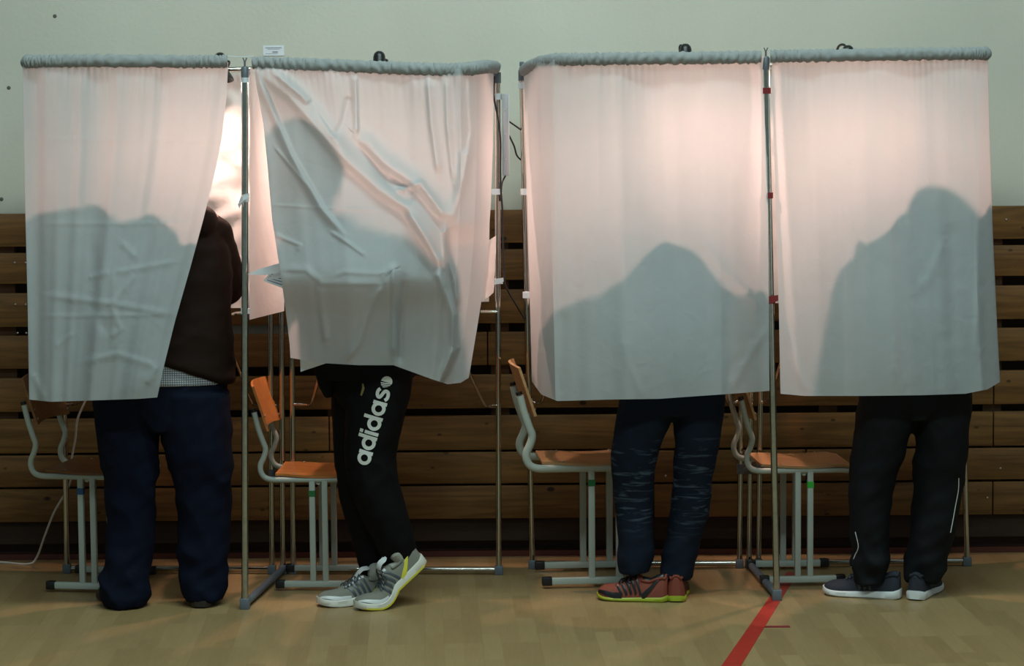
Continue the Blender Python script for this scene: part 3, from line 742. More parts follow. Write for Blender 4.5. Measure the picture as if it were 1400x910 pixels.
curtain('rightmost closed curtain over the legs in charcoal trousers',
    [(1055, 84), (1058, 200), (1062, 320), (1065, 430), (1067, 538)],
    [(1350, 80), (1353, 200), (1357, 320), (1363, 450), (1367, 522)],
    [(1055, 84), (1200, 82), (1350, 80)],
    [(1067, 538), (1100, 541), (1180, 541), (1260, 540), (1320, 538), (1350, 532), (1367, 522)],
    [(0, 9.09), (.3, 9.05), (.9, 9.02), (1, 9.05)], [(0, 9.07), (.3, 8.94), (.7, 8.93), (.92, 8.97), (1, 9.06)], W4,
    ridges=[([(1070, 440), (1090, 500), (1105, 540)], .005, 7, 6), ([(1222, 460), (1222, 515)], .003, 4, 5), ([(1240, 300), (1262, 360)], .002, 6, 5), ([(1290, 330), (1270, 380), (1255, 395)], .004, 6, 8),
            ([(1336, 100), (1338, 250), (1337, 400), (1335, 480)], .008, 4, 9), ([(1300, 300), (1300, 480)], -.005, 12, 12)],
    bulges=[(1230, 450, 80, 120, .02)], ret=('R', 1.745, 9.66, 26), sleeve=r4, seed=11.9)

# ------------------------------------------------------------------ chairs
def make_chair(label, ply, marker, legs=(.136, .184), r=.0105):
    root = empty('school_chair', (0, 0, 0), 0, label, 'chair', 'tubular school chairs in the booths')
    W = .34
    prof = smooth_path([(-.082, 0, .700), (-.068, 0, .64), (-.050, 0, .585), (-.040, 0, .555), (-.047, 0, .525), (-.060, 0, .495), (-.060, 0, .468), (-.046, 0, .446), (-.018, 0, .436), (.03, 0, .435)], 5) + [Vector((.12, 0, .435)), Vector((.30, 0, .435)), Vector((.345, 0, .432))]
    for y in (0, W):
        o = Vector((0, y, 0))
        s = MB().tube([p + o for p in prof], r, 12, sx=1.05, sy=1.05).build('side_tube', M['frame'], root, local=True)
        MB().tube([prof[0] + o + Vector((-.001, 0, .003)), prof[0] + o + Vector((-.004, 0, .014))], .0112, 12).build('end_plug', M['blk'], s, local=True)
        rl = MB().box((.155, y, .026), (.31, .024, .024), bev=.004).build('foot_rail', M['frame'], root, local=True)
        for xx in (.008, .302): MB().box((xx, y, .026), (.036, .030, .031), bev=.004).build('foot_cap', M['blk'], rl, local=True)
        for xx in legs:
            lg = MB().box((xx, y, .232), (.023, .022, .40), bev=.004).build('leg', M['frame'], root, local=True)
            if y == 0 and marker and xx == legs[0 if marker != 'lgreen' else 1]:
                mk = MB().box((xx, y, .382), (.0242, .0232, .024)).build('marker_band', M[marker], lg, local=True, smooth=False)
                mk['label'] = {'green': 'green size marker', 'blue': 'blue size marker', 'lgreen': 'bright green size marker'}[marker]
    MB().tube([(.16, 0, .424), (.16, W, .424)], .009, 10).build('cross_tube', M['frame'], root, local=True)
    MB().tube([(-.052, .01, .50), (-.052, W - .01, .50)], .001, 6)
    # seat: waved plywood
    n = 14; V = []; top = []; bot = []
    def slab(fn, th_dir, th, nu, nv):
        V = []; Fc = []
        for s_ in (0, 1):
            for j in range(nv + 1):
                for i in range(nu + 1): V.append(fn(i / nu, j / nv) + th_dir * (th * s_))
        st = (nu + 1) * (nv + 1)
        for j in range(nv):
            for i in range(nu):
                a = j * (nu + 1) + i; Fc.append((a, a + 1, a + nu + 2, a + nu + 1)); Fc.append((st + a + nu + 1, st + a + nu + 2, st + a + 1, st + a))
        for i in range(nu):
            a = i; Fc.append((a, st + a, st + a + 1, a + 1)); a = nv * (nu + 1) + i; Fc.append((a + 1, st + a + 1, st + a, a))
        for j in range(nv):
            a = j * (nu + 1); Fc.append((a + nu + 1, st + a + nu + 1, st + a, a)); a += nu; Fc.append((a, st + a, st + a + nu + 1, a + nu + 1))
        return V, Fc
    def seatf(u, v):
        x = -.005 + .355 * u; y = -.012 + (W + .024) * v
        tap = 1 - .10 * (1 - sstep(0, .35, u)) ** 2; y = W / 2 + (y - W / 2) * tap
        z = .4465 + .004 * math.cos(u * PI * 2) - .010 * sstep(.85, 1, u)
        return Vector((x, y, z))
    V, Fc = slab(seatf, Vector((0, 0, 1)), .009, 18, 10)
    st = MB().add(V, Fc).build('seat', M[ply], root, local=True)
    for y in (.0, W):
        for xx in (.05, .24):
            pass
    for y in (.012, W - .012):
        for xx in (.07, .26): MB().ell((xx, y, .4565 + .002), (.005, .005, .002), su=10, sv=6).build('rivet', M['screw'], st, local=True)
    def backf(u, v):
        y = -.012 + (W + .024) * u
        z = .625 + .175 * v; x = lerp(-.036, -.092, v) - .022 * math.sin(PI * u) * 1.0 + .004
        zz = z + .006 * math.sin(PI * u)
        return Vector((x, y, zz))
    V, Fc = slab(backf, Vector((.0085, 0, .003)), 1.0, 16, 10)
    bk = MB().add(V, Fc).build('backrest', M[ply], root, local=True)
    for y in (.0, W):
        for zz in (.65, .685): MB().ell((lerp(-.036, -.092, (zz - .625) / .175) + .015, y, zz), (.003, .005, .005), su=8, sv=6).build('rivet', M['screw'], bk, local=True)
    return root
c2 = make_chair('orange plywood school chair left of the tracksuit wearer, green marker on leg', 'ply', 'green')
p = G(378, 812); c2.location = (p.x, 9.385, 0.0); c2.rotation_euler.z = math.radians(-1.5); c2.scale = (1, 1, .985)
c1 = make_chair('leftmost school chair, blue marker on leg, beside the white cable', 'ply3', 'blue')
c1.location = (-1.788, 9.395, 0); c1.rotation_euler.z = math.radians(-9); c1.scale = (1, 1, 1.03)
c3 = make_chair('school chair with dark green marker, left of the person in jeans', 'ply2', 'green', (.166, .262), .0135)
c3.location = (.118, 9.385, 0); c3.rotation_euler.z = math.radians(4); c3.scale = (1.1, 1, 1.065)
c4 = make_chair('pale worn school chair with bright green marker, left of the charcoal trousers', 'ply2', 'lgreen')
c4.location = (.955, 9.385, 0); c4.rotation_euler.z = math.radians(3.2); c4.scale = (1.0, 1, 1.03)

# ------------------------------------------------------------------ shoes
HW = [(0, .031), (.06, .033), (.2, .035), (.42, .037), (.62, .047), (.78, .049), (.9, .040), (.97, .024), (1, .010)]
TP = [(0, .090), (.05, .104), (.14, .098), (.24, .084), (.34, .088), (.42, .102), (.48, .098), (.6, .078), (.75, .060), (.88, .056), (.96, .050), (1, .044)]
BT = [(0, .006), (.08, .0), (.76, .0), (.88, .003), (.95, .008), (1, .014)]
def shoe(parent, ball, fwd_ang, pitch, L, mats, name_lab=None, stripes=3, low=False, open_top=False, sole_h=.024):
    """ball: world point on the floor under the ball of the foot. fwd_ang: heading. pitch: heel lift (rad)"""
    ca, sa = math.cos(fwd_ang), math.sin(fwd_ang)
    def xf(p):
        x, y, z = p; xb = .68 * L; X = x - xb
        # bend behind the ball
        w_ = sstep(0.06, -.05, X) if False else max(0, min(1, (.03 - X) / .10))
        a = pitch * w_
        if X < .03:
            # rotate about the ball point progressively
            d = .03 - X
            X2 = .03 - d * math.cos(a); Z2 = d * math.sin(a) + z * math.cos(a)
            X2 += z * math.sin(a); X, z = X2, Z2
        return Vector((ball[0] + X * ca - y * sa, ball[1] + X * sa + y * ca, ball[2] + z))
    def sec(s, grow=0.0):
        w_ = interp(HW, min(s, .80)); t = interp(TP, s)
        if s > .80: w_ *= math.sqrt(max(.03, 1 - ((s - .80) / .20) ** 2.3))
        if s < .10: w_ *= math.sqrt(max(.25, 1 - ((.10 - s) / .10) ** 2 * .75))
        if s > .90: t = lerp(.034, t, math.sqrt(max(0, 1 - ((s - .9) / .1) ** 2)))
        return w_ + grow, t + grow
    def surf(s, a, off=0.0):
        w_, t = sec(s); zb = interp(BT, s) + sole_h * .6
        c_, s2 = math.cos(a), math.sin(a)
        n_ = .62
        yy = math.copysign(abs(c_) ** n_, c_) * (w_ * (1 - .25 * max(0, s2) ** 2)) ; zz = zb + (t - zb) * max(0, s2) ** .8
        y = yy * (1 + off / max(w_, .01)); z = zz + off * max(0, s2)
        return (s * L, y, z)
    def smooth_tab(n): return [.5 - .5 * math.cos(PI * k / n) for k in range(n + 1)]
    up = MB(); rg = []
    for s in smooth_tab(34):
        ring = [xf(surf(s, PI * k / 16)) for k in range(17)]
        zb = interp(BT, s) + sole_h * .5; w_, _ = sec(s)
        ring += [xf((s * L, lerp(-w_, w_, k / 5), zb)) for k in range(1, 5)]
        rg.append(ring)
    up.rings(rg)
    root = empty('shoe', ball); root.parent = parent; root.location = Vector(ball) - origin_of(parent)
    if name_lab: root['label'] = name_lab
    up.build('shoe_upper', M[mats['upper']], root)
    so = MB(); rg = []
    for s in smooth_tab(34):
        w_, _ = sec(s, .004); w_ = max(w_, .008); b0 = interp(BT, s); t0 = b0 + sole_h * lerp(1.25, .80, s)
        sx = L / 2 + (s - .5) * (L + .007)
        ring = [xf((sx, y * w_, z)) for y, z in ((-.86, b0), (-1, b0 + .006), (-1, t0 - .004), (-.93, t0), (.93, t0), (1, t0 - .004), (1, b0 + .006), (.86, b0), (.4, b0), (-.4, b0))]
        rg.append(ring)
    so.rings(rg).build('shoe_sole', M[mats['sole']], root)
    if 'out' in mats:
        ou = MB(); rg = []
        for s in smooth_tab(34):
            w_, _ = sec(s, .0052); w_ = max(w_, .009); b0 = interp(BT, s) - .0005
            rg.append([xf((s * L * 1.0, y * w_, z)) for y, z in ((-.8, b0 - .001), (-1, b0 + .003), (-1, b0 + .010), (1, b0 + .010), (1, b0 + .003), (.8, b0 - .001))])
        ou.rings(rg).build('outsole', M[mats['out']], root)
    def ribbon(pts, w_, off, name, m, nseg=1):
        """strip following the upper; pts = (s, a)"""
        V = []; Fc = []; n = len(pts)
        for i in range(n):
            s0, a0 = pts[i]; sp, ap = pts[max(0, i - 1)]; sn, an = pts[min(n - 1, i + 1)]
            ds, da = (sn - sp) * L, (an - ap) * .05; l = math.hypot(ds, da) or 1
            es, ea = -da / l * w_ / L, ds / l * w_ / .05
            for k in (-1, 0, 1): V.append(xf(surf(min(1, max(0, s0 + es * k)), a0 + ea * k, off + (.0008 if k == 0 else 0))))
        for i in range(n - 1):
            for k in range(2): a = i * 3 + k; Fc.append((a, a + 1, a + 4, a + 3))
        return MB().add(V, Fc), name, m
    for side in (0, 1):
        A = (lambda a: a) if side == 0 else (lambda a: PI - a)
        if stripes:
            mb = MB()
            for k in range(stripes):
                s0 = .36 + k * .065
                rb, _, _ = ribbon([(lerp(s0, s0 + .10, t), A(lerp(.15, 1.15, t))) for t in [i / 8 for i in range(9)]], .0045, .0018, '', '')
                mb.v_off = 0; mb.add(rb.v, rb.f)
            mb.build('stripe', M[mats['stripe']], root)
        if 'heel' in mats:
            rb, _, _ = ribbon([(lerp(.03, .34, t ** 1.3), A(lerp(1.45, .05, t))) for t in [i / 16 for i in range(17)]], .0065, .0035, '', '')
            rb.build('heel_strap', M[mats['heel']], root)
        if 'toe' in mats:
            rb, _, _ = ribbon([(lerp(.62, .985, t), A(lerp(.10, .50, t))) for t in [i / 16 for i in range(17)]], .009, .0022, '', '')
            rb.build('toe_guard', M[mats['toe']], root)
        if 'eye' in mats:
            rb, _, _ = ribbon([(lerp(.42, .68, t), A(lerp(1.12, 1.25, t))) for t in [i / 8 for i in range(9)]], .007, .0022, '', '')
            rb.build('eyelet_panel', M[mats['eye']], root)
    if 'lace' in mats:
        mb = MB()
        for k in range(5):
            s0 = .46 + k * .045
            for sg in (1, -1):
                pts = [xf(surf(lerp(s0, s0 + .04, t), PI / 2 + sg * lerp(-.55, .55, t), .0055 + .003 * math.sin(PI * t))) for t in [i / 6 for i in range(7)]]
                mb.tube(pts, .0022, 6)
        for sg in (1, -1):
            pts = [xf(surf(.45, PI / 2, .008)), xf(surf(.49, PI / 2 + sg * .35, .014)), xf(surf(.54, PI / 2 + sg * .7, .008)), xf(surf(.50, PI / 2 + sg * .9, .006))]
            mb.tube(smooth_path(pts, 4), .002, 6)
        mb.build('laces', M[mats['lace']], root)
    if 'tongue' in mats:
        mb = MB(); rg = []
        for i in range(9):
            t = i / 8; s = lerp(.56, .345, t); z = interp(TP, s) + lerp(.004, .040, t)
            wd = lerp(.020, .026, t) * (1 if i < 8 else .7)
            rg.append([xf((s * L + dx, y * wd, z - abs(y) * .010 + dz)) for y, dx, dz in ((-1, 0, 0), (-.5, 0, 0), (0, 0, .001), (.5, 0, 0), (1, 0, 0), (.5, -.008, -.003), (0, -.008, -.003), (-.5, -.008, -.003))])
        mb.rings(rg).build('tongue', M[mats['tongue']], root)
        # pale lining in the opening and the padded collar round it
        V = []; Fc = []; A0 = .95
        for k in range(13):
            sv_ = lerp(.035, .345, k / 12)
            for q in range(7): V.append(xf(surf(sv_, lerp(A0, PI - A0, q / 6), .0025)))
        for k in range(12):
            for q in range(6): a = k * 7 + q; Fc.append((a, a + 1, a + 8, a + 7))
        MB().add(V, Fc).build('lining', M[mats.get('collar', 'shoe_silver')], root)
        pts = [xf(surf(lerp(.36, .03, k / 10), A0, .003)) for k in range(11)] + [xf(surf(.022, lerp(A0, PI - A0, k / 6), .003)) for k in range(1, 6)] + [xf(surf(lerp(.03, .36, k / 10), PI - A0, .003)) for k in range(11)]
        MB().tube(pts, .0052, 8).build('collar', M[mats['upper']], root)
    return root, xf

# ------------------------------------------------------------------ people
def ring_xy(c, rx, ry, seg=28, pw=.85, tilt=0.0, rot=0.0):
    out = []
    for k in range(seg):
        a = 2 * PI * k / seg; ca, sa = math.cos(a), math.sin(a)
        x = math.copysign(abs(ca) ** pw, ca) * rx; y = math.copysign(abs(sa) ** pw, sa) * ry
        X = x * math.cos(rot) - y * math.sin(rot); Y = x * math.sin(rot) + y * math.cos(rot)
        out.append(Vector((c[0] + X, c[1] + Y, c[2] + tilt * X)))
    return out
def leg_rows(mb, rows, depth=1.0, extra_low=None):
    """rows: (py, xl, xr, Y) in photo pixels at the leg's own distance"""
    R = []; pts = []
    for i in range(len(rows) - 1):
        for k in range(5):
            t = k / 5; pts.append([lerp(rows[i][j], rows[i + 1][j], t) for j in range(4)])
    pts.append(list(rows[-1]))
    for py, xl, xr, Y in pts:
        a = at(xl, py, Y); b = at(xr, py, Y); hw = (b.x - a.x) / 2
        R.append(ring_xy(((a.x + b.x) / 2, Y, (a.z + b.z) / 2), hw, min(hw * depth, .125), 28, .92))
    mb.rings(R)
def head_mesh(mb, c, yaw, pitch, s=1.0):
    """face looks along local +Y"""
    R = Matrix.Rotation(yaw, 3, 'Z') @ Matrix.Rotation(pitch, 3, 'X')
    C = Vector(c); su, sv = 36, 26; V = []; Fc = []
    for i in range(sv + 1):
        th = PI * i / sv
        for k in range(su):
            a = 2 * PI * k / su
            x, y, z = math.sin(th) * math.cos(a), math.sin(th) * math.sin(a), math.cos(th)
            X, Y, Z = x * .076, y * .096, z * .118
            if z < 0:
                X *= 1 - .38 * (-z) ** 1.4; Y = Y * (1 - .25 * (-z)) + (.012 * (-z) if y > 0 else .02 * (-z))
            f_ = max(0, y) ** 4
            # eye sockets at half the head height, brow, nose, mouth, chin
            for ex in (-.032, .032): Y -= .009 * f_ * math.exp(-((X - ex) / .016) ** 2 - ((Z - .004) / .012) ** 2)
            Y += .005 * f_ * math.exp(-((Z - .025) / .012) ** 2 - (X / .05) ** 2)
            Y += .020 * f_ * math.exp(-(X / .010) ** 2 - ((Z + .028) / .014) ** 2) + .009 * f_ * math.exp(-(X / .008) ** 2 - ((Z + .008) / .018) ** 2)
            Y += .006 * f_ * math.exp(-(X / .022) ** 2 - ((Z + .060) / .007) ** 2) - .004 * f_ * math.exp(-(X / .02) ** 2 - ((Z + .067) / .003) ** 2)
            Y += .006 * f_ * math.exp(-(X / .018) ** 2 - ((Z + .100) / .012) ** 2)
            V.append(C + R @ Vector((X, Y, Z)) * s)
    for i in range(sv):
        for k in range(su):
            k2 = (k + 1) % su; Fc.append((i * su + k, (i + 1) * su + k, (i + 1) * su + k2, i * su + k2))
    mb.add(V, Fc)
    for sx in (-1, 1):
        mb.ell(C + R @ Vector((sx * .077, -.008, -.005)) * s, (.008 * s, .017 * s, .030 * s), R, 12, 10)
    return R
def hair_mesh(c, R, s=1.0):
    mb = MB(); V = []; Fc = []; su, sv = 32, 16
    for i in range(sv + 1):
        th = PI * .60 * i / sv
        for k in range(su):
            a = 2 * PI * k / su
            x, y, z = math.sin(th) * math.cos(a), math.sin(th) * math.sin(a), math.cos(th)
            lim = 1.0
            if y > .35 and z < .45: # hairline over the forehead
                t_ = min(1, (y - .35) / .4); z = z + (0.45 - z) * t_; y *= 1 - .10 * t_
            g = 1.09 + .02 * noise.noise(Vector((x * 6, y * 6, z * 6)))
            V.append(Vector(c) + R @ Vector((x * .078 * g, y * .098 * g - .004, z * .120 * g)) * s)
    for i in range(sv):
        for k in range(su):
            k2 = (k + 1) % su; Fc.append((i * su + k, (i + 1) * su + k, (i + 1) * su + k2, i * su + k2))
    return mb.add(V, Fc)
def hand(mb, wrist, d, n, side, curl=.5):
    """d: towards the fingers, n: back of the hand outwards, side +1 / -1 where the thumb sits"""
    d = Vector(d).normalized(); n = Vector(n); n = (n - d * n.dot(d)).normalized(); s = d.cross(n) * side
    w = Vector(wrist)
    rg = []
    for t, hw, th in ((0, .026, .019), (.02, .031, .017), (.05, .040, .015), (.08, .042, .013), (.092, .040, .011)):
        c = w + d * t; rg.append([c + s * (math.cos(2 * PI * k / 16) * hw) + n * (math.sin(2 * PI * k / 16) * th) for k in range(16)])
    mb.rings(rg)
    for off, ln, r in ((.030, .070, .0088), (.0105, .078, .009), (-.0105, .073, .0086), (-.030, .056, .0076)):
        p = w + d * .084 + s * off; pts = [p - d * .015]; dr = d.copy(); a = 0
        pts.append(p.copy())
        for k, f_ in enumerate((.45, .31, .24)):
            a += curl * (.55 if k == 0 else .75); dr = (d * math.cos(a) - n * math.sin(a)); p = p + dr * ln * f_; pts.append(p.copy())
        mb.tube(pts, [r, r, r * .95, r * .88, r * .75], 10)
    p = w + d * .025 + s * .028; q = p + (d * .6 + s * .75 - n * .25).normalized() * .038; e = q + (d * .9 + s * .2 - n * .4).normalized() * .030; e2 = e + (d * .9 - n * .45).normalized() * .022
    mb.tube([p, q, e, e2], [.0125, .0115, .0100, .0078], 10)

def person(label, J, legs_px, trou, trmat, jackmat, yaw, hpitch, jrings, disp_amp=.006, leg_depth=1.0, hairmat='hair', pelvis=None, jacket_extra=None, sleeve_r=(.066, .056, .045)):
    """J: joints"""
    root = empty('person', (J['pelvis'][0], J['pelvis'][1], 0), label=label, cat='person')
    V = lambda k: Vector(J[k])
    body = MB()
    # trunk
    pl, ch, nk, hd = V('pelvis'), V('chest'), V('neck'), V('head')
    ax = V('shl') - V('shr'); rot = math.atan2(ax.y, ax.x)
    tr = [(pl - Vector((0, 0, .10)), .12, .09), (pl, .145, .095), (pl.lerp(ch, .45), .125, .085), (ch - Vector((0, 0, .03)), .15, .095), (ch.lerp(nk, .5), .155, .09), (ch.lerp(nk, .85), .10, .07), (nk, .055, .052), (nk.lerp(hd, .4), .052, .050), (nk.lerp(hd, .75), .052, .052)]
    body.rings([ring_xy(c, a * .9, b * .9, 24, .9, rot=rot if i > 2 else rot * .5) for i, (c, a, b) in enumerate(tr)])
    R = head_mesh(body, hd, yaw, hpitch)
    for s_ in ('l', 'r'):
        sh, el, wr = V('sh' + s_), V('el' + s_), V('wr' + s_)
        c = ch.lerp(nk, .6)
        body.tube([c.lerp(sh, .4), sh, sh.lerp(el, .5), el, el.lerp(wr, .35), wr], [.045, .050, .042, .035, .036, .024], 14)
        d = (wr - el).normalized()
        hand(body, wr - d * .005, J.get('hd' + s_, d), J.get('hn' + s_, (0, 0, 1)), (1 if s_ == 'r' else -1), J.get('curl', .5))
        hp, kn, an = V('hip' + s_), V('kn' + s_), V('an' + s_)
        body.tube([pl.lerp(hp, .6), hp, hp.lerp(kn, .5), kn, kn.lerp(an, .4), an], [.06, .066, .056, .043, .042, .028], 14)
        tb = J.get('toe' + s_)
        if tb is not None:
            tb = Vector(tb); hl = an - (tb - an).normalized() * .03; hl.z = an.z - .02
            body.tube([an, an.lerp(tb, .4) + Vector((0, 0, -.018)), an.lerp(tb, .7) + Vector((0, 0, -.012))], [.027, .019, .014], 12)
    remeshed(body, 'body', M['skin'], root, .0075, 1)
    hair_mesh(hd, R).build('hair', M[hairmat], root)
    # trousers
    t = MB()
    for rows_ in legs_px: leg_rows(t, rows_, leg_depth)
    if pelvis: t.rings([ring_xy(c, a, b, 30, .85, rot=rr) for c, a, b, rr in pelvis])
    def dsp(co, n):
        z = co.z
        k = disp_amp * (1 + .9 * math.exp(-((z - .48) / .10) ** 2) + 1.5 * math.exp(-((z - .12) / .09) ** 2))
        q = Vector((co.x * 11 + z * 4, co.y * 6, z * 6)); q2 = Vector((co.x * 16 - z * 12, co.y * 9, z * 17))
        return k * (.5 - 1.6 * abs(noise.noise(q))) * .75 + k * .4 * noise.noise(q2)
    tro, bvt = remeshed(t, 'trousers', M[trmat], root, .0075, 2, dsp)
    # jacket: trunk rings + sleeves fused
    j = MB(); j.rings([ring_xy(c, a, b, 30, .9, ti, rr) for c, a, b, ti, rr in jrings])
    for s_ in ('l', 'r'):
        sh, el, wr = V('sh' + s_), V('el' + s_), V('wr' + s_); c = ch.lerp(nk, .62)
        a_, b_, c_ = sleeve_r
        j.tube([c.lerp(sh, .3), c.lerp(sh, .8), sh.lerp(el, .15), sh.lerp(el, .55), sh.lerp(el, .93), el.lerp(wr, .12), el.lerp(wr, .55), wr - (wr - el).normalized() * .01],
               [a_ * .8, a_ * .98, a_, (a_ + b_) / 2, b_ * 1.05, b_, (b_ + c_) / 2, c_], 18)
    j.tube([nk - Vector((0, 0, .03)), nk + (hd - nk) * .28], [.085, .068], 18)
    if jacket_extra: jacket_extra(j)
    def dj(co, n):
        q = Vector((co.x * 6, co.y * 6, co.z * 10)); return .006 * (1 - 2 * abs(noise.noise(q))) + .003 * noise.noise(q * 2.4)
    jk, bvj = remeshed(j, 'jacket', M[jackmat], root, .008, 2, dj)
    return root, tro, bvt, jk, bvj

def X(px, Y, py=520): return at(px, py, Y).x
# ---- person 1: brown jacket, navy trousers
J1 = dict(pelvis=(-1.285, 9.15, .92), chest=(-1.30, 9.18, 1.26), neck=(-1.31, 9.21, 1.49), head=(-1.345, 9.33, 1.59),
          shl=(-1.50, 9.19, 1.42), shr=(-1.12, 9.20, 1.415), ell=(-1.56, 9.31, 1.17), elr=(-1.062, 9.27, 1.175), wrl=(-1.42, 9.47, 1.125), wrr=(-1.20, 9.47, 1.125),
          hdl=(.2, .95, -.05), hdr=(-.3, .95, -.05),
          hipl=(-1.37, 9.14, .88), hipr=(-1.19, 9.14, .88), knl=(-1.42, 9.14, .48), knr=(-1.13, 9.15, .48), anl=(-1.43, 9.12, .10), anr=(-1.12, 9.12, .10),
          toel=(-1.46, 9.24, .04), toer=(-1.10, 9.24, .04))
L1a = [(536, 127, 216, 9.14), (548, 126, 214, 9.14), (600, 134, 217, 9.14), (660, 143, 214, 9.14), (700, 146, 212, 9.14), (745, 146, 209, 9.13), (775, 140, 206, 9.12), (800, 134, 205, 9.11), (815, 134, 204, 9.10), (827, 143, 200, 9.09)]
L1b = [(536, 210, 313, 9.14), (548, 212, 315, 9.14), (600, 222, 317, 9.14), (650, 236, 317, 9.15), (700, 244, 315, 9.15), (750, 244, 312, 9.14), (785, 246, 309, 9.13), (805, 250, 309, 9.12), (814, 254, 307, 9.11), (820, 257, 304, 9.11)]
pv1 = [((X(222, 9.14), 9.15, z), hw, .125, 0) for z, hw in ((.66, .05), (.72, .16), (.80, .235), (.90, .250), (.96, .245))]
jr1 = [((X(224, 9.14), 9.15, .915), .250, .137, -.36, 0), ((X(224, 9.14), 9.15, .93), .262, .148, -.36, 0), ((X(226, 9.15), 9.155, 1.0), .258, .145, -.22, 0), ((X(228, 9.15), 9.16, 1.10), .24, .135, 0, 0),
       ((X(229, 9.16), 9.165, 1.22), .245, .13, 0, 0), ((-1.30, 9.175, 1.33), .25, .125, 0, 0), ((-1.305, 9.19, 1.42), .215, .115, 0, 0), ((-1.31, 9.20, 1.475), .13, .10, 0, 0), ((-1.31, 9.205, 1.50), .08, .08, 0, 0)]
P1, tr1, bv1, jk1, bj1 = person('person in dark brown jacket and navy trousers, back turned, at the left booth', J1, [L1a, L1b], None, 'navy', 'jacket_brown', 0.1, -.75, jr1, pelvis=pv1, disp_amp=.010, sleeve_r=(.072, .064, .05), jacket_extra=lambda j: (j.ell((-1.44, 9.15, 1.54), (.15, .08, .085)), j.ell((-1.29, 9.15, 1.525), (.12, .08, .07)), j.ell((-1.185, 9.13, 1.43), (.10, .08, .07))))  # unseen humps added to the jacket to shape its shadow on the curtain
sh_ = MB(); sh_.rings([ring_xy((X(222, 9.14), 9.15, z), hw, .133, 30, .88, 0) for z, hw in ((.828, .238), (.832, .246), (.87, .248), (.93, .245), (1.0, .22))])
remeshed(sh_, 'shirt', M['check'], P1, .008, 1, lambda co, n: .003 * noise.noise(co * 14))[0]['label'] = 'checked shirt hem below the jacket'
lea = dict(upper='shoe_black', sole='shoe_black', stripe='blk')
shoe(P1, (X(155, 9.2, 815), 9.215, 0), math.radians(122), 0, .28, lea, stripes=0)
shoe(P1, (X(281, 9.2, 815), 9.235, 0), math.radians(90), 0, .28, lea, stripes=0)

# ---- person 2: black track trousers with print
J2 = dict(pelvis=(-.53, 9.16, .93), chest=(-.50, 9.18, 1.34), neck=(-.575, 9.18, 1.60), head=(-.665, 9.17, 1.725),
          shl=(-.67, 9.09, 1.52), shr=(-.39, 9.23, 1.53), ell=(-.785, 9.13, 1.31), elr=(-.38, 9.38, 1.28), wrl=(-.72, 9.36, 1.15), wrr=(-.50, 9.48, 1.13),
          hdl=(-.2, 1, -.1), hdr=(-.6, .6, -.1),
          hipl=(-.52, 9.11, .88), hipr=(-.56, 9.21, .88), knl=(-.535, 9.08, .50), knr=(-.60, 9.20, .49), anl=(-.40, 9.10, .16), anr=(-.50, 9.20, .11),
          toel=(-.47, 9.07, .06), toer=(-.60, 9.15, .04), curl=.7)
L2a = [(500, 468, 567, 9.12), (545, 474, 560, 9.11), (590, 471, 549, 9.10), (625, 470, 540, 9.09), (655, 474, 544, 9.09), (700, 491, 557, 9.10), (735, 509, 567, 9.11), (760, 522, 572, 9.12), (771, 527, 571, 9.12), (778, 532, 564, 9.12)]
L2b = [(500, 450, 545, 9.20), (545, 453, 520, 9.20), (600, 456, 512, 9.20), (640, 458, 508, 9.20), (680, 463, 514, 9.20), (720, 475, 524, 9.20), (760, 487, 532, 9.20), (786, 494, 530, 9.20)]
pv2 = [((X(505, 9.16), 9.16, z), hw, .145, 0) for z, hw in ((.74, .10), (.80, .145), (.88, .16), (.96, .155))]
jr2 = [((X(500, 9.15), 9.16, .845), .175, .145, -.02, 0), ((X(500, 9.15), 9.16, .86), .182, .15, -.02, 0), ((X(503, 9.15), 9.16, .95), .185, .15, 0, 0), ((X(508, 9.15), 9.165, 1.08), .18, .145, 0, 0),
       ((-.495, 9.165, 1.22), .185, .14, 0, .3), ((-.49, 9.165, 1.36), .195, .135, 0, .4), ((-.49, 9.17, 1.50), .185, .115, 0, .4), ((-.52, 9.175, 1.585), .12, .095, 0, .4), ((-.56, 9.175, 1.62), .07, .07, 0, .4)]
def flap(j):
    j.rings([ring_xy((X(xc, 9.10), 9.11, at(0, py, 9.1).z), hw, .03, 16, 1) for py, xc, hw in ((490, 449, .05), (510, 446, .045), (530, 446, .03), (546, 448, .010))])
P2, tr2, bv2, jk2, bj2 = person('person in black track trousers with white lettering, leaning left on crossed feet', J2, [L2a, L2b], None, 'black_track', 'dark_knit', math.radians(50), -.45, jr2, disp_amp=.005, leg_depth=1.1, pelvis=pv2, jacket_extra=flap, sleeve_r=(.062, .054, .042))
run = dict(upper='shoe_grey', sole='shoe_white', stripe='dgrey', heel='yellow', toe='shoe_silver', eye='shoe_silver', lace='dgrey', tongue='shoe_silver', collar='sock', out='yellow')
s2a, xfa = shoe(P2, (X(522, 9.02, 815), 9.035, .0), math.radians(180 + 26), math.radians(37), .335, run, stripes=4, sole_h=.03)
s2b, xfb = shoe(P2, (X(470, 9.12, 815), 9.10, 0), math.radians(180 + 20), math.radians(4), .31, dict(run, out='shoe_white'), stripes=4, sole_h=.03)
# ankle sock of the lifted foot
an = xfa((.055, 0, .095)); MB().tube(smooth_path([xfa((.065, 0, .07)), xfa((.068, 0, .11)), Vector((-.41, 9.115, .20)), Vector((-.425, 9.11, .26))], 4), .027, 16).build('sock', M['sock'], P2)
ab = xfb((.06, 0, .09)); MB().tube(smooth_path([xfb((.075, 0, .07)), xfb((.08, 0, .11)), Vector((-.50, 9.19, .17))], 4), .027, 16).build('sock', M['sock'], P2)

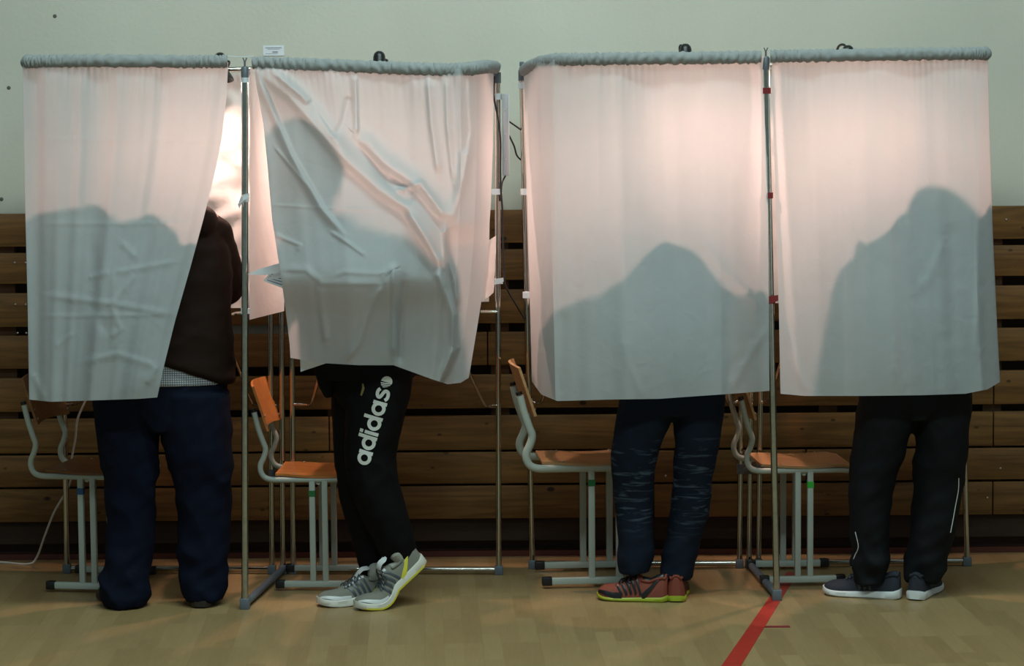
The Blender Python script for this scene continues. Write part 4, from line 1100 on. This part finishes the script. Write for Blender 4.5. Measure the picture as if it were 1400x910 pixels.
# lettering on the near trouser leg, laid on the cloth
def glyphs():
    strips = []
    def ring(cx, cy, ro, ri, n=28):
        strips.append([((cx + math.cos(2 * PI * k / n) * ro, cy + math.sin(2 * PI * k / n) * ro), (cx + math.cos(2 * PI * k / n) * ri, cy + math.sin(2 * PI * k / n) * ri)) for k in range(n + 1)])
    def bar(x0, x1, y0, y1, n=6): strips.append([((x0, lerp(y0, y1, k / n)), (x1, lerp(y0, y1, k / n))) for k in range(n + 1)])
    def stroke(pts, w_):
        P = [Vector((p[0], p[1], 0)) for p in pts]; P = smooth_path(P, 5); out = []
        for i, p in enumerate(P):
            t = (P[min(i + 1, len(P) - 1)] - P[max(0, i - 1)]).normalized(); n_ = Vector((-t.y, t.x, 0)) * w_ / 2
            out.append(((p.x + n_.x, p.y + n_.y), (p.x - n_.x, p.y - n_.y)))
        strips.append(out)
    x = 0
    for ch in 'adidas':
        if ch == 'a': ring(x + .5, .5, .5, .25); bar(x + .77, x + 1.02, 0, 1.0); x += 1.09
        elif ch == 'd': ring(x + .5, .5, .5, .25); bar(x + .77, x + 1.02, 0, 1.36); x += 1.10
        elif ch == 'i': bar(x, x + .24, 0, 1.0); bar(x, x + .24, 1.12, 1.36, 2); x += .32
        elif ch == 's':
            stroke([(x + .80, .76), (x + .66, .87), (x + .44, .89), (x + .24, .80), (x + .22, .66), (x + .38, .56), (x + .58, .48), (x + .72, .36), (x + .66, .18), (x + .44, .11), (x + .22, .14), (x + .08, .26)], .24); x += .92
    # round emblem with slanted bands
    cx, cy, r = x + .44, .48, .40
    for k, (y0, y1) in enumerate(((-.42, .02), (.07, .15), (.20, .27), (.32, .38))):
        n = 10; st_ = []
        for i in range(n + 1):
            t = -1 + 2 * i / n
            ya, yb = y0, y1; w0 = math.sqrt(max(0, r * r - min(abs(ya), r) ** 2)); w1 = math.sqrt(max(0, r * r - yb ** 2)); 
            if k == 0:
                a = PI * 1.0 + PI * (i / n); st_.append(((cy * 0 + r * math.cos(a), r * math.sin(a)), (r * math.cos(a), .02)))
            else: st_.append(((w0 * t, ya + .05 * t), (w1 * t, yb + .05 * t)))
        # bands run along the reading direction turned a quarter
        strips.append([((cx - b_[1], cy + b_[0]), (cx - c_[1], cy + c_[0])) for b_, c_ in st_])
    return strips
base = Vector((420 + 462 / 5.355, 490 + 772 / 5.355)); rd = Vector((.277, -.961)).normalized(); up_ = Vector((-.961, -.277)).normalized(); U = 103 / 5.355
mb = MB()
def lay(px, py, bv, off=.0018, Y0=8.6):
    p = at(px, py, 9.05); hit = bv.ray_cast(Vector((p.x, Y0, p.z)), Vector((0, 1, 0)))
    if hit[0] is None: return None
    n = hit[1] if hit[1].y < 0 else -hit[1]
    return hit[0] + Vector((0, -1, 0)) * off
for gi, st_ in enumerate(glyphs()):
    V = []; ok = True
    for a, b_ in st_:
        for q in (a, b_):
            px = base.x + rd.x * q[0] * U + up_.x * q[1] * U; py = base.y + rd.y * q[0] * U + up_.y * q[1] * U
            h = lay(px, py, bv2, .0022 + .0001 * (gi % 3))
            if h is None: ok = False; h = at(px, py, 9.05)
            V.append(h)
    if not ok: continue
    mb.add(V, [(2 * i, 2 * i + 1, 2 * i + 3, 2 * i + 2) for i in range(len(st_) - 1)])
pr = mb.build('lettering', M['print'], tr2, smooth=False); pr['label'] = 'white lettering and round emblem down the thigh'
mb = MB(); pz = [lay(497, 522, bv2, .004), lay(498, 528, bv2, .004), lay(495, 538, bv2, .004)]
if all(pz): mb.tube(pz, [.003, .006, .004], 8); mb.build('pocket_zip', M['gold'], tr2)

# ---- person 3: jeans
J3 = dict(pelvis=(.575, 9.16, .93), chest=(.585, 9.20, 1.24), neck=(.60, 9.27, 1.45), head=(.625, 9.39, 1.545),
          shl=(.385, 9.21, 1.35), shr=(.80, 9.21, 1.345), ell=(.28, 9.31, 1.17), elr=(.89, 9.33, 1.17), wrl=(.44, 9.47, 1.125), wrr=(.70, 9.47, 1.125),
          hdl=(.2, .95, -.05), hdr=(-.3, .95, -.05),
          hipl=(.50, 9.15, .88), hipr=(.67, 9.15, .88), knl=(.44, 9.15, .48), knr=(.665, 9.16, .48), anl=(.45, 9.15, .10), anr=(.61, 9.17, .10),
          toel=(.38, 9.16, .04), toer=(.62, 9.26, .04))
L3a = [(505, 850, 935, 9.14), (530, 849, 933, 9.14), (548, 847, 930, 9.14), (575, 842, 918, 9.14), (610, 837, 902, 9.14), (640, 836, 894, 9.14), (680, 840, 893, 9.15), (720, 843, 893, 9.15), (760, 846, 893, 9.15), (782, 846, 890, 9.15)]
L3b = [(505, 905, 991, 9.15), (530, 912, 992, 9.15), (548, 918, 991, 9.15), (575, 921, 988, 9.15), (610, 922, 983, 9.15), (650, 921, 975, 9.16), (700, 917, 970, 9.17), (740, 908, 958, 9.18), (790, 904, 945, 9.18)]
pv3 = [((X(918, 9.15), 9.16, z), hw, .125, 0) for z, hw in ((.70, .08), (.76, .175), (.84, .195), (.93, .19), (.98, .18))]
jr3 = [((X(918, 9.15), 9.17, .90), .20, .13, 0, 0), ((X(918, 9.15), 9.17, 1.0), .205, .135, 0, 0), ((.58, 9.17, 1.1), .205, .135, 0, 0), ((.585, 9.18, 1.22), .225, .13, 0, 0),
       ((.59, 9.19, 1.32), .22, .13, 0, 0), ((.595, 9.21, 1.40), .17, .12, 0, 0), ((.60, 9.225, 1.46), .11, .11, 0, 0), ((.60, 9.24, 1.49), .06, .06, 0, 0)]
P3, tr3, bv3, jk3, bj3 = person('person in blue jeans faded at the knees, back turned, orange red shoes', J3, [L3a, L3b], None, 'jeans', 'grey_jacket', 0.0, -1.0, jr3, pelvis=pv3, disp_amp=.006, sleeve_r=(.068, .058, .045))
orr = dict(upper='orange', sole='lime', stripe='blk', heel='blk', toe='blk', lace='blk', tongue='blk', collar='blk', eye='blk')
shoe(P3, (X(848, 9.16, 815), 9.155, 0), math.radians(180 - 14), 0, .265, orr, stripes=5, sole_h=.016)
shoe(P3, (X(925, 9.25, 815), 9.27, 0), math.radians(86), 0, .27, orr, stripes=4, sole_h=.016)

# ---- person 4: charcoal track trousers with white piping
J4 = dict(pelvis=(1.46, 9.16, .94), chest=(1.465, 9.18, 1.27), neck=(1.47, 9.20, 1.49), head=(1.462, 9.25, 1.575),
          shl=(1.30, 9.17, 1.48), shr=(1.635, 9.19, 1.545), ell=(1.235, 9.27, 1.18), elr=(1.70, 9.36, 1.42), wrl=(1.35, 9.45, 1.125), wrr=(1.60, 9.50, 1.22),
          hdl=(.2, .95, -.05), hdr=(-.3, .95, -.05),
          hipl=(1.38, 9.15, .88), hipr=(1.56, 9.15, .88), knl=(1.335, 9.15, .48), knr=(1.575, 9.16, .48), anl=(1.325, 9.15, .10), anr=(1.53, 9.17, .10),
          toel=(1.25, 9.19, .04), toer=(1.56, 9.27, .04))
L4a = [(505, 1177, 1262, 9.14), (530, 1176, 1258, 9.14), (550, 1174, 1254, 9.14), (580, 1170, 1250, 9.14), (620, 1165, 1236, 9.14), (655, 1161, 1222, 9.14), (700, 1162, 1216, 9.14), (740, 1165, 1214, 9.15), (775, 1165, 1214, 9.15), (797, 1168, 1213, 9.15)]
L4b = [(505, 1240, 1328, 9.15), (530, 1246, 1329, 9.15), (550, 1250, 1328, 9.15), (580, 1250, 1325, 9.15), (620, 1251, 1321, 9.15), (670, 1249, 1315, 9.16), (710, 1245, 1308, 9.16), (750, 1240, 1300, 9.17), (780, 1237, 1290, 9.17), (793, 1238, 1286, 9.17)]
pv4 = [((X(1250, 9.15), 9.16, z), hw, .128, 0) for z, hw in ((.68, .06), (.74, .17), (.82, .205), (.92, .20), (.98, .19))]
jr4 = [((X(1250, 9.15), 9.17, .90), .21, .13, 0, 0), ((X(1250, 9.15), 9.17, 1.0), .22, .135, 0, 0), ((1.46, 9.17, 1.12), .215, .13, 0, 0), ((1.465, 9.175, 1.25), .23, .125, 0, 0),
       ((1.475, 9.175, 1.40), .235, .12, 0, 0), ((1.48, 9.18, 1.49), .19, .11, 0, 0), ((1.48, 9.19, 1.54), .13, .095, 0, 0), ((1.48, 9.195, 1.57), .06, .06, 0, 0)]
P4, tr4, bv4, jk4, bj4 = person('person in charcoal track trousers with thin white piping, back turned, at the right booth', J4, [L4a, L4b], None, 'dark_track', 'grey_jacket', -.15, -.5, jr4, pelvis=pv4, disp_amp=.010, sleeve_r=(.070, .060, .046))
nav = dict(upper='shoe_navy', sole='white', stripe='dgrey', lace='dgrey', tongue='shoe_navy', collar='shoe_navy')
shoe(P4, (X(1160, 9.2, 815), 9.20, 0), math.radians(180 - 22), 0, .29, nav, stripes=3, sole_h=.026)
shoe(P4, (X(1268, 9.26, 815), 9.26, 0), math.radians(66), 0, .28, nav, stripes=3, sole_h=.026)
def piping(bv, pts, tr):
    P = []
    for px, py in pts:
        h = lay(px, py, bv, .001)
        if h is not None: P.append(h)
    if len(P) > 2: MB().tube(smooth_path(P, 4), .0016, 6).build('piping', M['print'], tr)
piping(bv4, [(1163, 664), (1160, 672), (1161, 690), (1163, 705)], tr4)
piping(bv4, [(1166, 710), (1172, 730), (1176, 750), (1172, 765), (1168, 780)], tr4)
piping(bv4, [(1313, 655), (1313, 672), (1309, 695), (1305, 715), (1302, 730)], tr4)

# ------------------------------------------------------------------ papers
def paper(pts, lab, printed=None, name='ballot_paper'):
    o = flag(pts, 'paper', None, name)
    tag(o, lab, 'paper')
    if printed: 
        P = [Vector(p) - Vector((0, .0006, 0)) for p in printed]; mb = MB()
        for k in range(6):
            t0 = .12 + k * .14; a = P[0].lerp(P[3], t0); b = P[1].lerp(P[2], t0); a2 = P[0].lerp(P[3], t0 + .06); b2 = P[1].lerp(P[2], t0 + .06)
            mb.add([a.lerp(b, .1), a.lerp(b, .9), a2.lerp(b2, .9), a2.lerp(b2, .1)], [(0, 1, 2, 3)])
        mb.build('print', M['ink'], o, smooth=False)
    return o
paper([at(338, 375, 8.97), at(356, 367, 8.99), at(384, 359, 9.03), at(398, 370, 9.05), at(362, 376, 9.0)], 'white paper tip poking out past the left edge of the bulged curtain')
q4 = [at(373, 367, 9.04), at(400, 366, 9.06), at(392, 396, 9.05), at(360, 384, 9.02)]
paper(q4, 'folded printed paper poking out below the white paper tip', q4)
paper([at(410, 480, 9.0), at(452, 480, 9.01), at(447, 496, 9.01), at(411, 508, 9.0)], 'white paper corner hanging below the hem of the bulged curtain')
q5 = [at(304, 431, 9.42), at(318, 428, 9.42), at(312, 434, 9.40), at(306, 440, 9.40)]

# ------------------------------------------------------------------ power strip and cables
ps = empty('power_strip', at(690, 240, 9.69), label='light grey power strip strapped upright to the pole between the two booths', cat='power strip')
a = at(690.5, 128, 9.69); b = at(691, 240, 9.69)
MB().box((a + b) / 2 + Vector((.001, 0, 0)), (.024, .05, (a - b).length), bev=.004).build('housing', M['strip'], ps)
for t in (.2, .5, .8):
    c = a.lerp(b, t) + Vector((.001, -.026, 0)); MB().ell(c, (.003, .002, .003), su=8, sv=6).build('screw', M['screw'], ps)
MB().box((a + b) / 2 + Vector((.0145, 0, 0)), (.004, .044, (a - b).length * .97), bev=.001).build('lid', M['white'], ps)
def cable(pts, m, r, lab, name='cable'):
    return tag(MB().tube(smooth_path(pts, 8), r, 8).build(name, M[m], None), lab, 'cable')
cable([at(676, 104, 9.66), at(675, 130, 9.66), at(680, 158, 9.665), at(684, 190, 9.665), at(684, 230, 9.665), at(685, 262, 9.665), at(687, 290, 9.67), at(688, 345, 9.67), at(690, 388, 9.67)], 'cable', .0038, 'black cable running down the pole beside the power strip')
cable([at(696, 166, 9.70), at(706, 173, 9.73), at(715, 180, 9.76), at(722, 190, 9.78)], 'cable', .0035, 'short black cable bridging the gap at the top of the power strip')
cable([at(696, 185, 9.70), at(703, 200, 9.72), at(707, 213, 9.75), at(716, 221, 9.78), at(722, 222, 9.78)], 'cable', .0035, 'lower sagging black cable from the power strip into the right booth')
cable([at(691, 240, 9.69), at(686, 252, 9.68), at(685, 275, 9.68)], 'cable', .0035, 'short black cable leaving the bottom of the power strip')
cable([at(688, 385, 9.67), at(697, 402, 9.7), at(710, 424, 9.74), at(719, 441, 9.78), at(722, 470, 9.8)], 'cable', .0035, 'black cable slanting across the gap between the booths over the boards')
w0 = G(38, 772); w0.z = .004; w1 = G(0, 769.5); w1.z = .004; w2 = G(-60, 768); w2.z = .004; w3 = G(50, 762, .03)
cable([at(128, 520, 9.80), at(118, 545, 9.80), at(106, 573, 9.80), at(103, 600, 9.81), at(98, 628, 9.82), at(97, 655, 9.83), at(88, 676, 9.85), at(74, 700, 9.88), at(62, 730, 9.92), w3, w0, w1, w2], 'wcable', .0045, 'white cable dropping behind the leftmost chair and lying on the floor', 'power_cable')

# ------------------------------------------------------------------ light of the hall
Wd = bpy.data.worlds.new('hall'); S.world = Wd; Wd.use_nodes = True
bg = Wd.node_tree.nodes['Background']; bg.inputs[1].default_value = .22
# hall around: cool noise bands, invented light and dark to streak the chrome
_n = Wd.node_tree.nodes; _l = Wd.node_tree.links
_tc = _n.new('ShaderNodeTexCoord'); _mp = _n.new('ShaderNodeMapping'); _mp.inputs['Scale'].default_value = (2.6, 2.6, .5)
_ns = _n.new('ShaderNodeTexNoise'); _ns.inputs['Scale'].default_value = 1.3; _ns.inputs['Detail'].default_value = 1
_cr = _n.new('ShaderNodeValToRGB'); _cr.color_ramp.elements[0].position = .42; _cr.color_ramp.elements[1].position = .60
_cr.color_ramp.elements[0].color = (.16, .21, .21, 1); _cr.color_ramp.elements[1].color = (.95, 1.25, 1.27, 1)
_l.new(_tc.outputs['Generated'], _mp.inputs[0]); _l.new(_mp.outputs[0], _ns.inputs['Vector']); _l.new(_ns.outputs['Fac'], _cr.inputs[0]); _l.new(_cr.outputs[0], bg.inputs[0])
def area(loc, rot, sx, sy, e, col):
    l = bpy.data.lights.new('ceiling_light', 'AREA'); l.shape = 'RECTANGLE'; l.size = sx; l.size_y = sy; l.energy = e; l.color = col
    o = bpy.data.objects.new('ceiling_light', l); COL.objects.link(o); o.location = loc; o.rotation_euler = rot; return o
area((.2, 7.2, 5.6), (0, 0, 0), 3.4, .5, 165, (.78, 1, .96))
area((.2, 3.5, 5.6), (0, 0, 0), 4.4, .5, 230, (.78, 1, 1.0))
S.view_settings.view_transform = 'Standard'; S.view_settings.look = 'None'; S.view_settings.gamma = 1; S.view_settings.exposure = 0
S.view_settings.use_curve_mapping = False
S.cycles.use_denoising = True
try: S.cycles.denoiser = 'OPENIMAGEDENOISE'
except Exception: pass
S.cycles.max_bounces = 8; S.cycles.transmission_bounces = 8; S.cycles.transparent_max_bounces = 8

# ------------------------------------------------------------------ camera
cd = bpy.data.cameras.new('camera'); cam = bpy.data.objects.new('camera', cd); COL.objects.link(cam)
cd.sensor_width = 36; cd.lens = F / 1400 * 36; cd.clip_end = 100
cam.matrix_world = Matrix.Translation((0, 0, H)) @ (Matrix.Rotation(PI / 2 - PITCH, 4, 'X') @ Matrix.Rotation(-ROLL, 4, 'Z'))
S.camera = cam
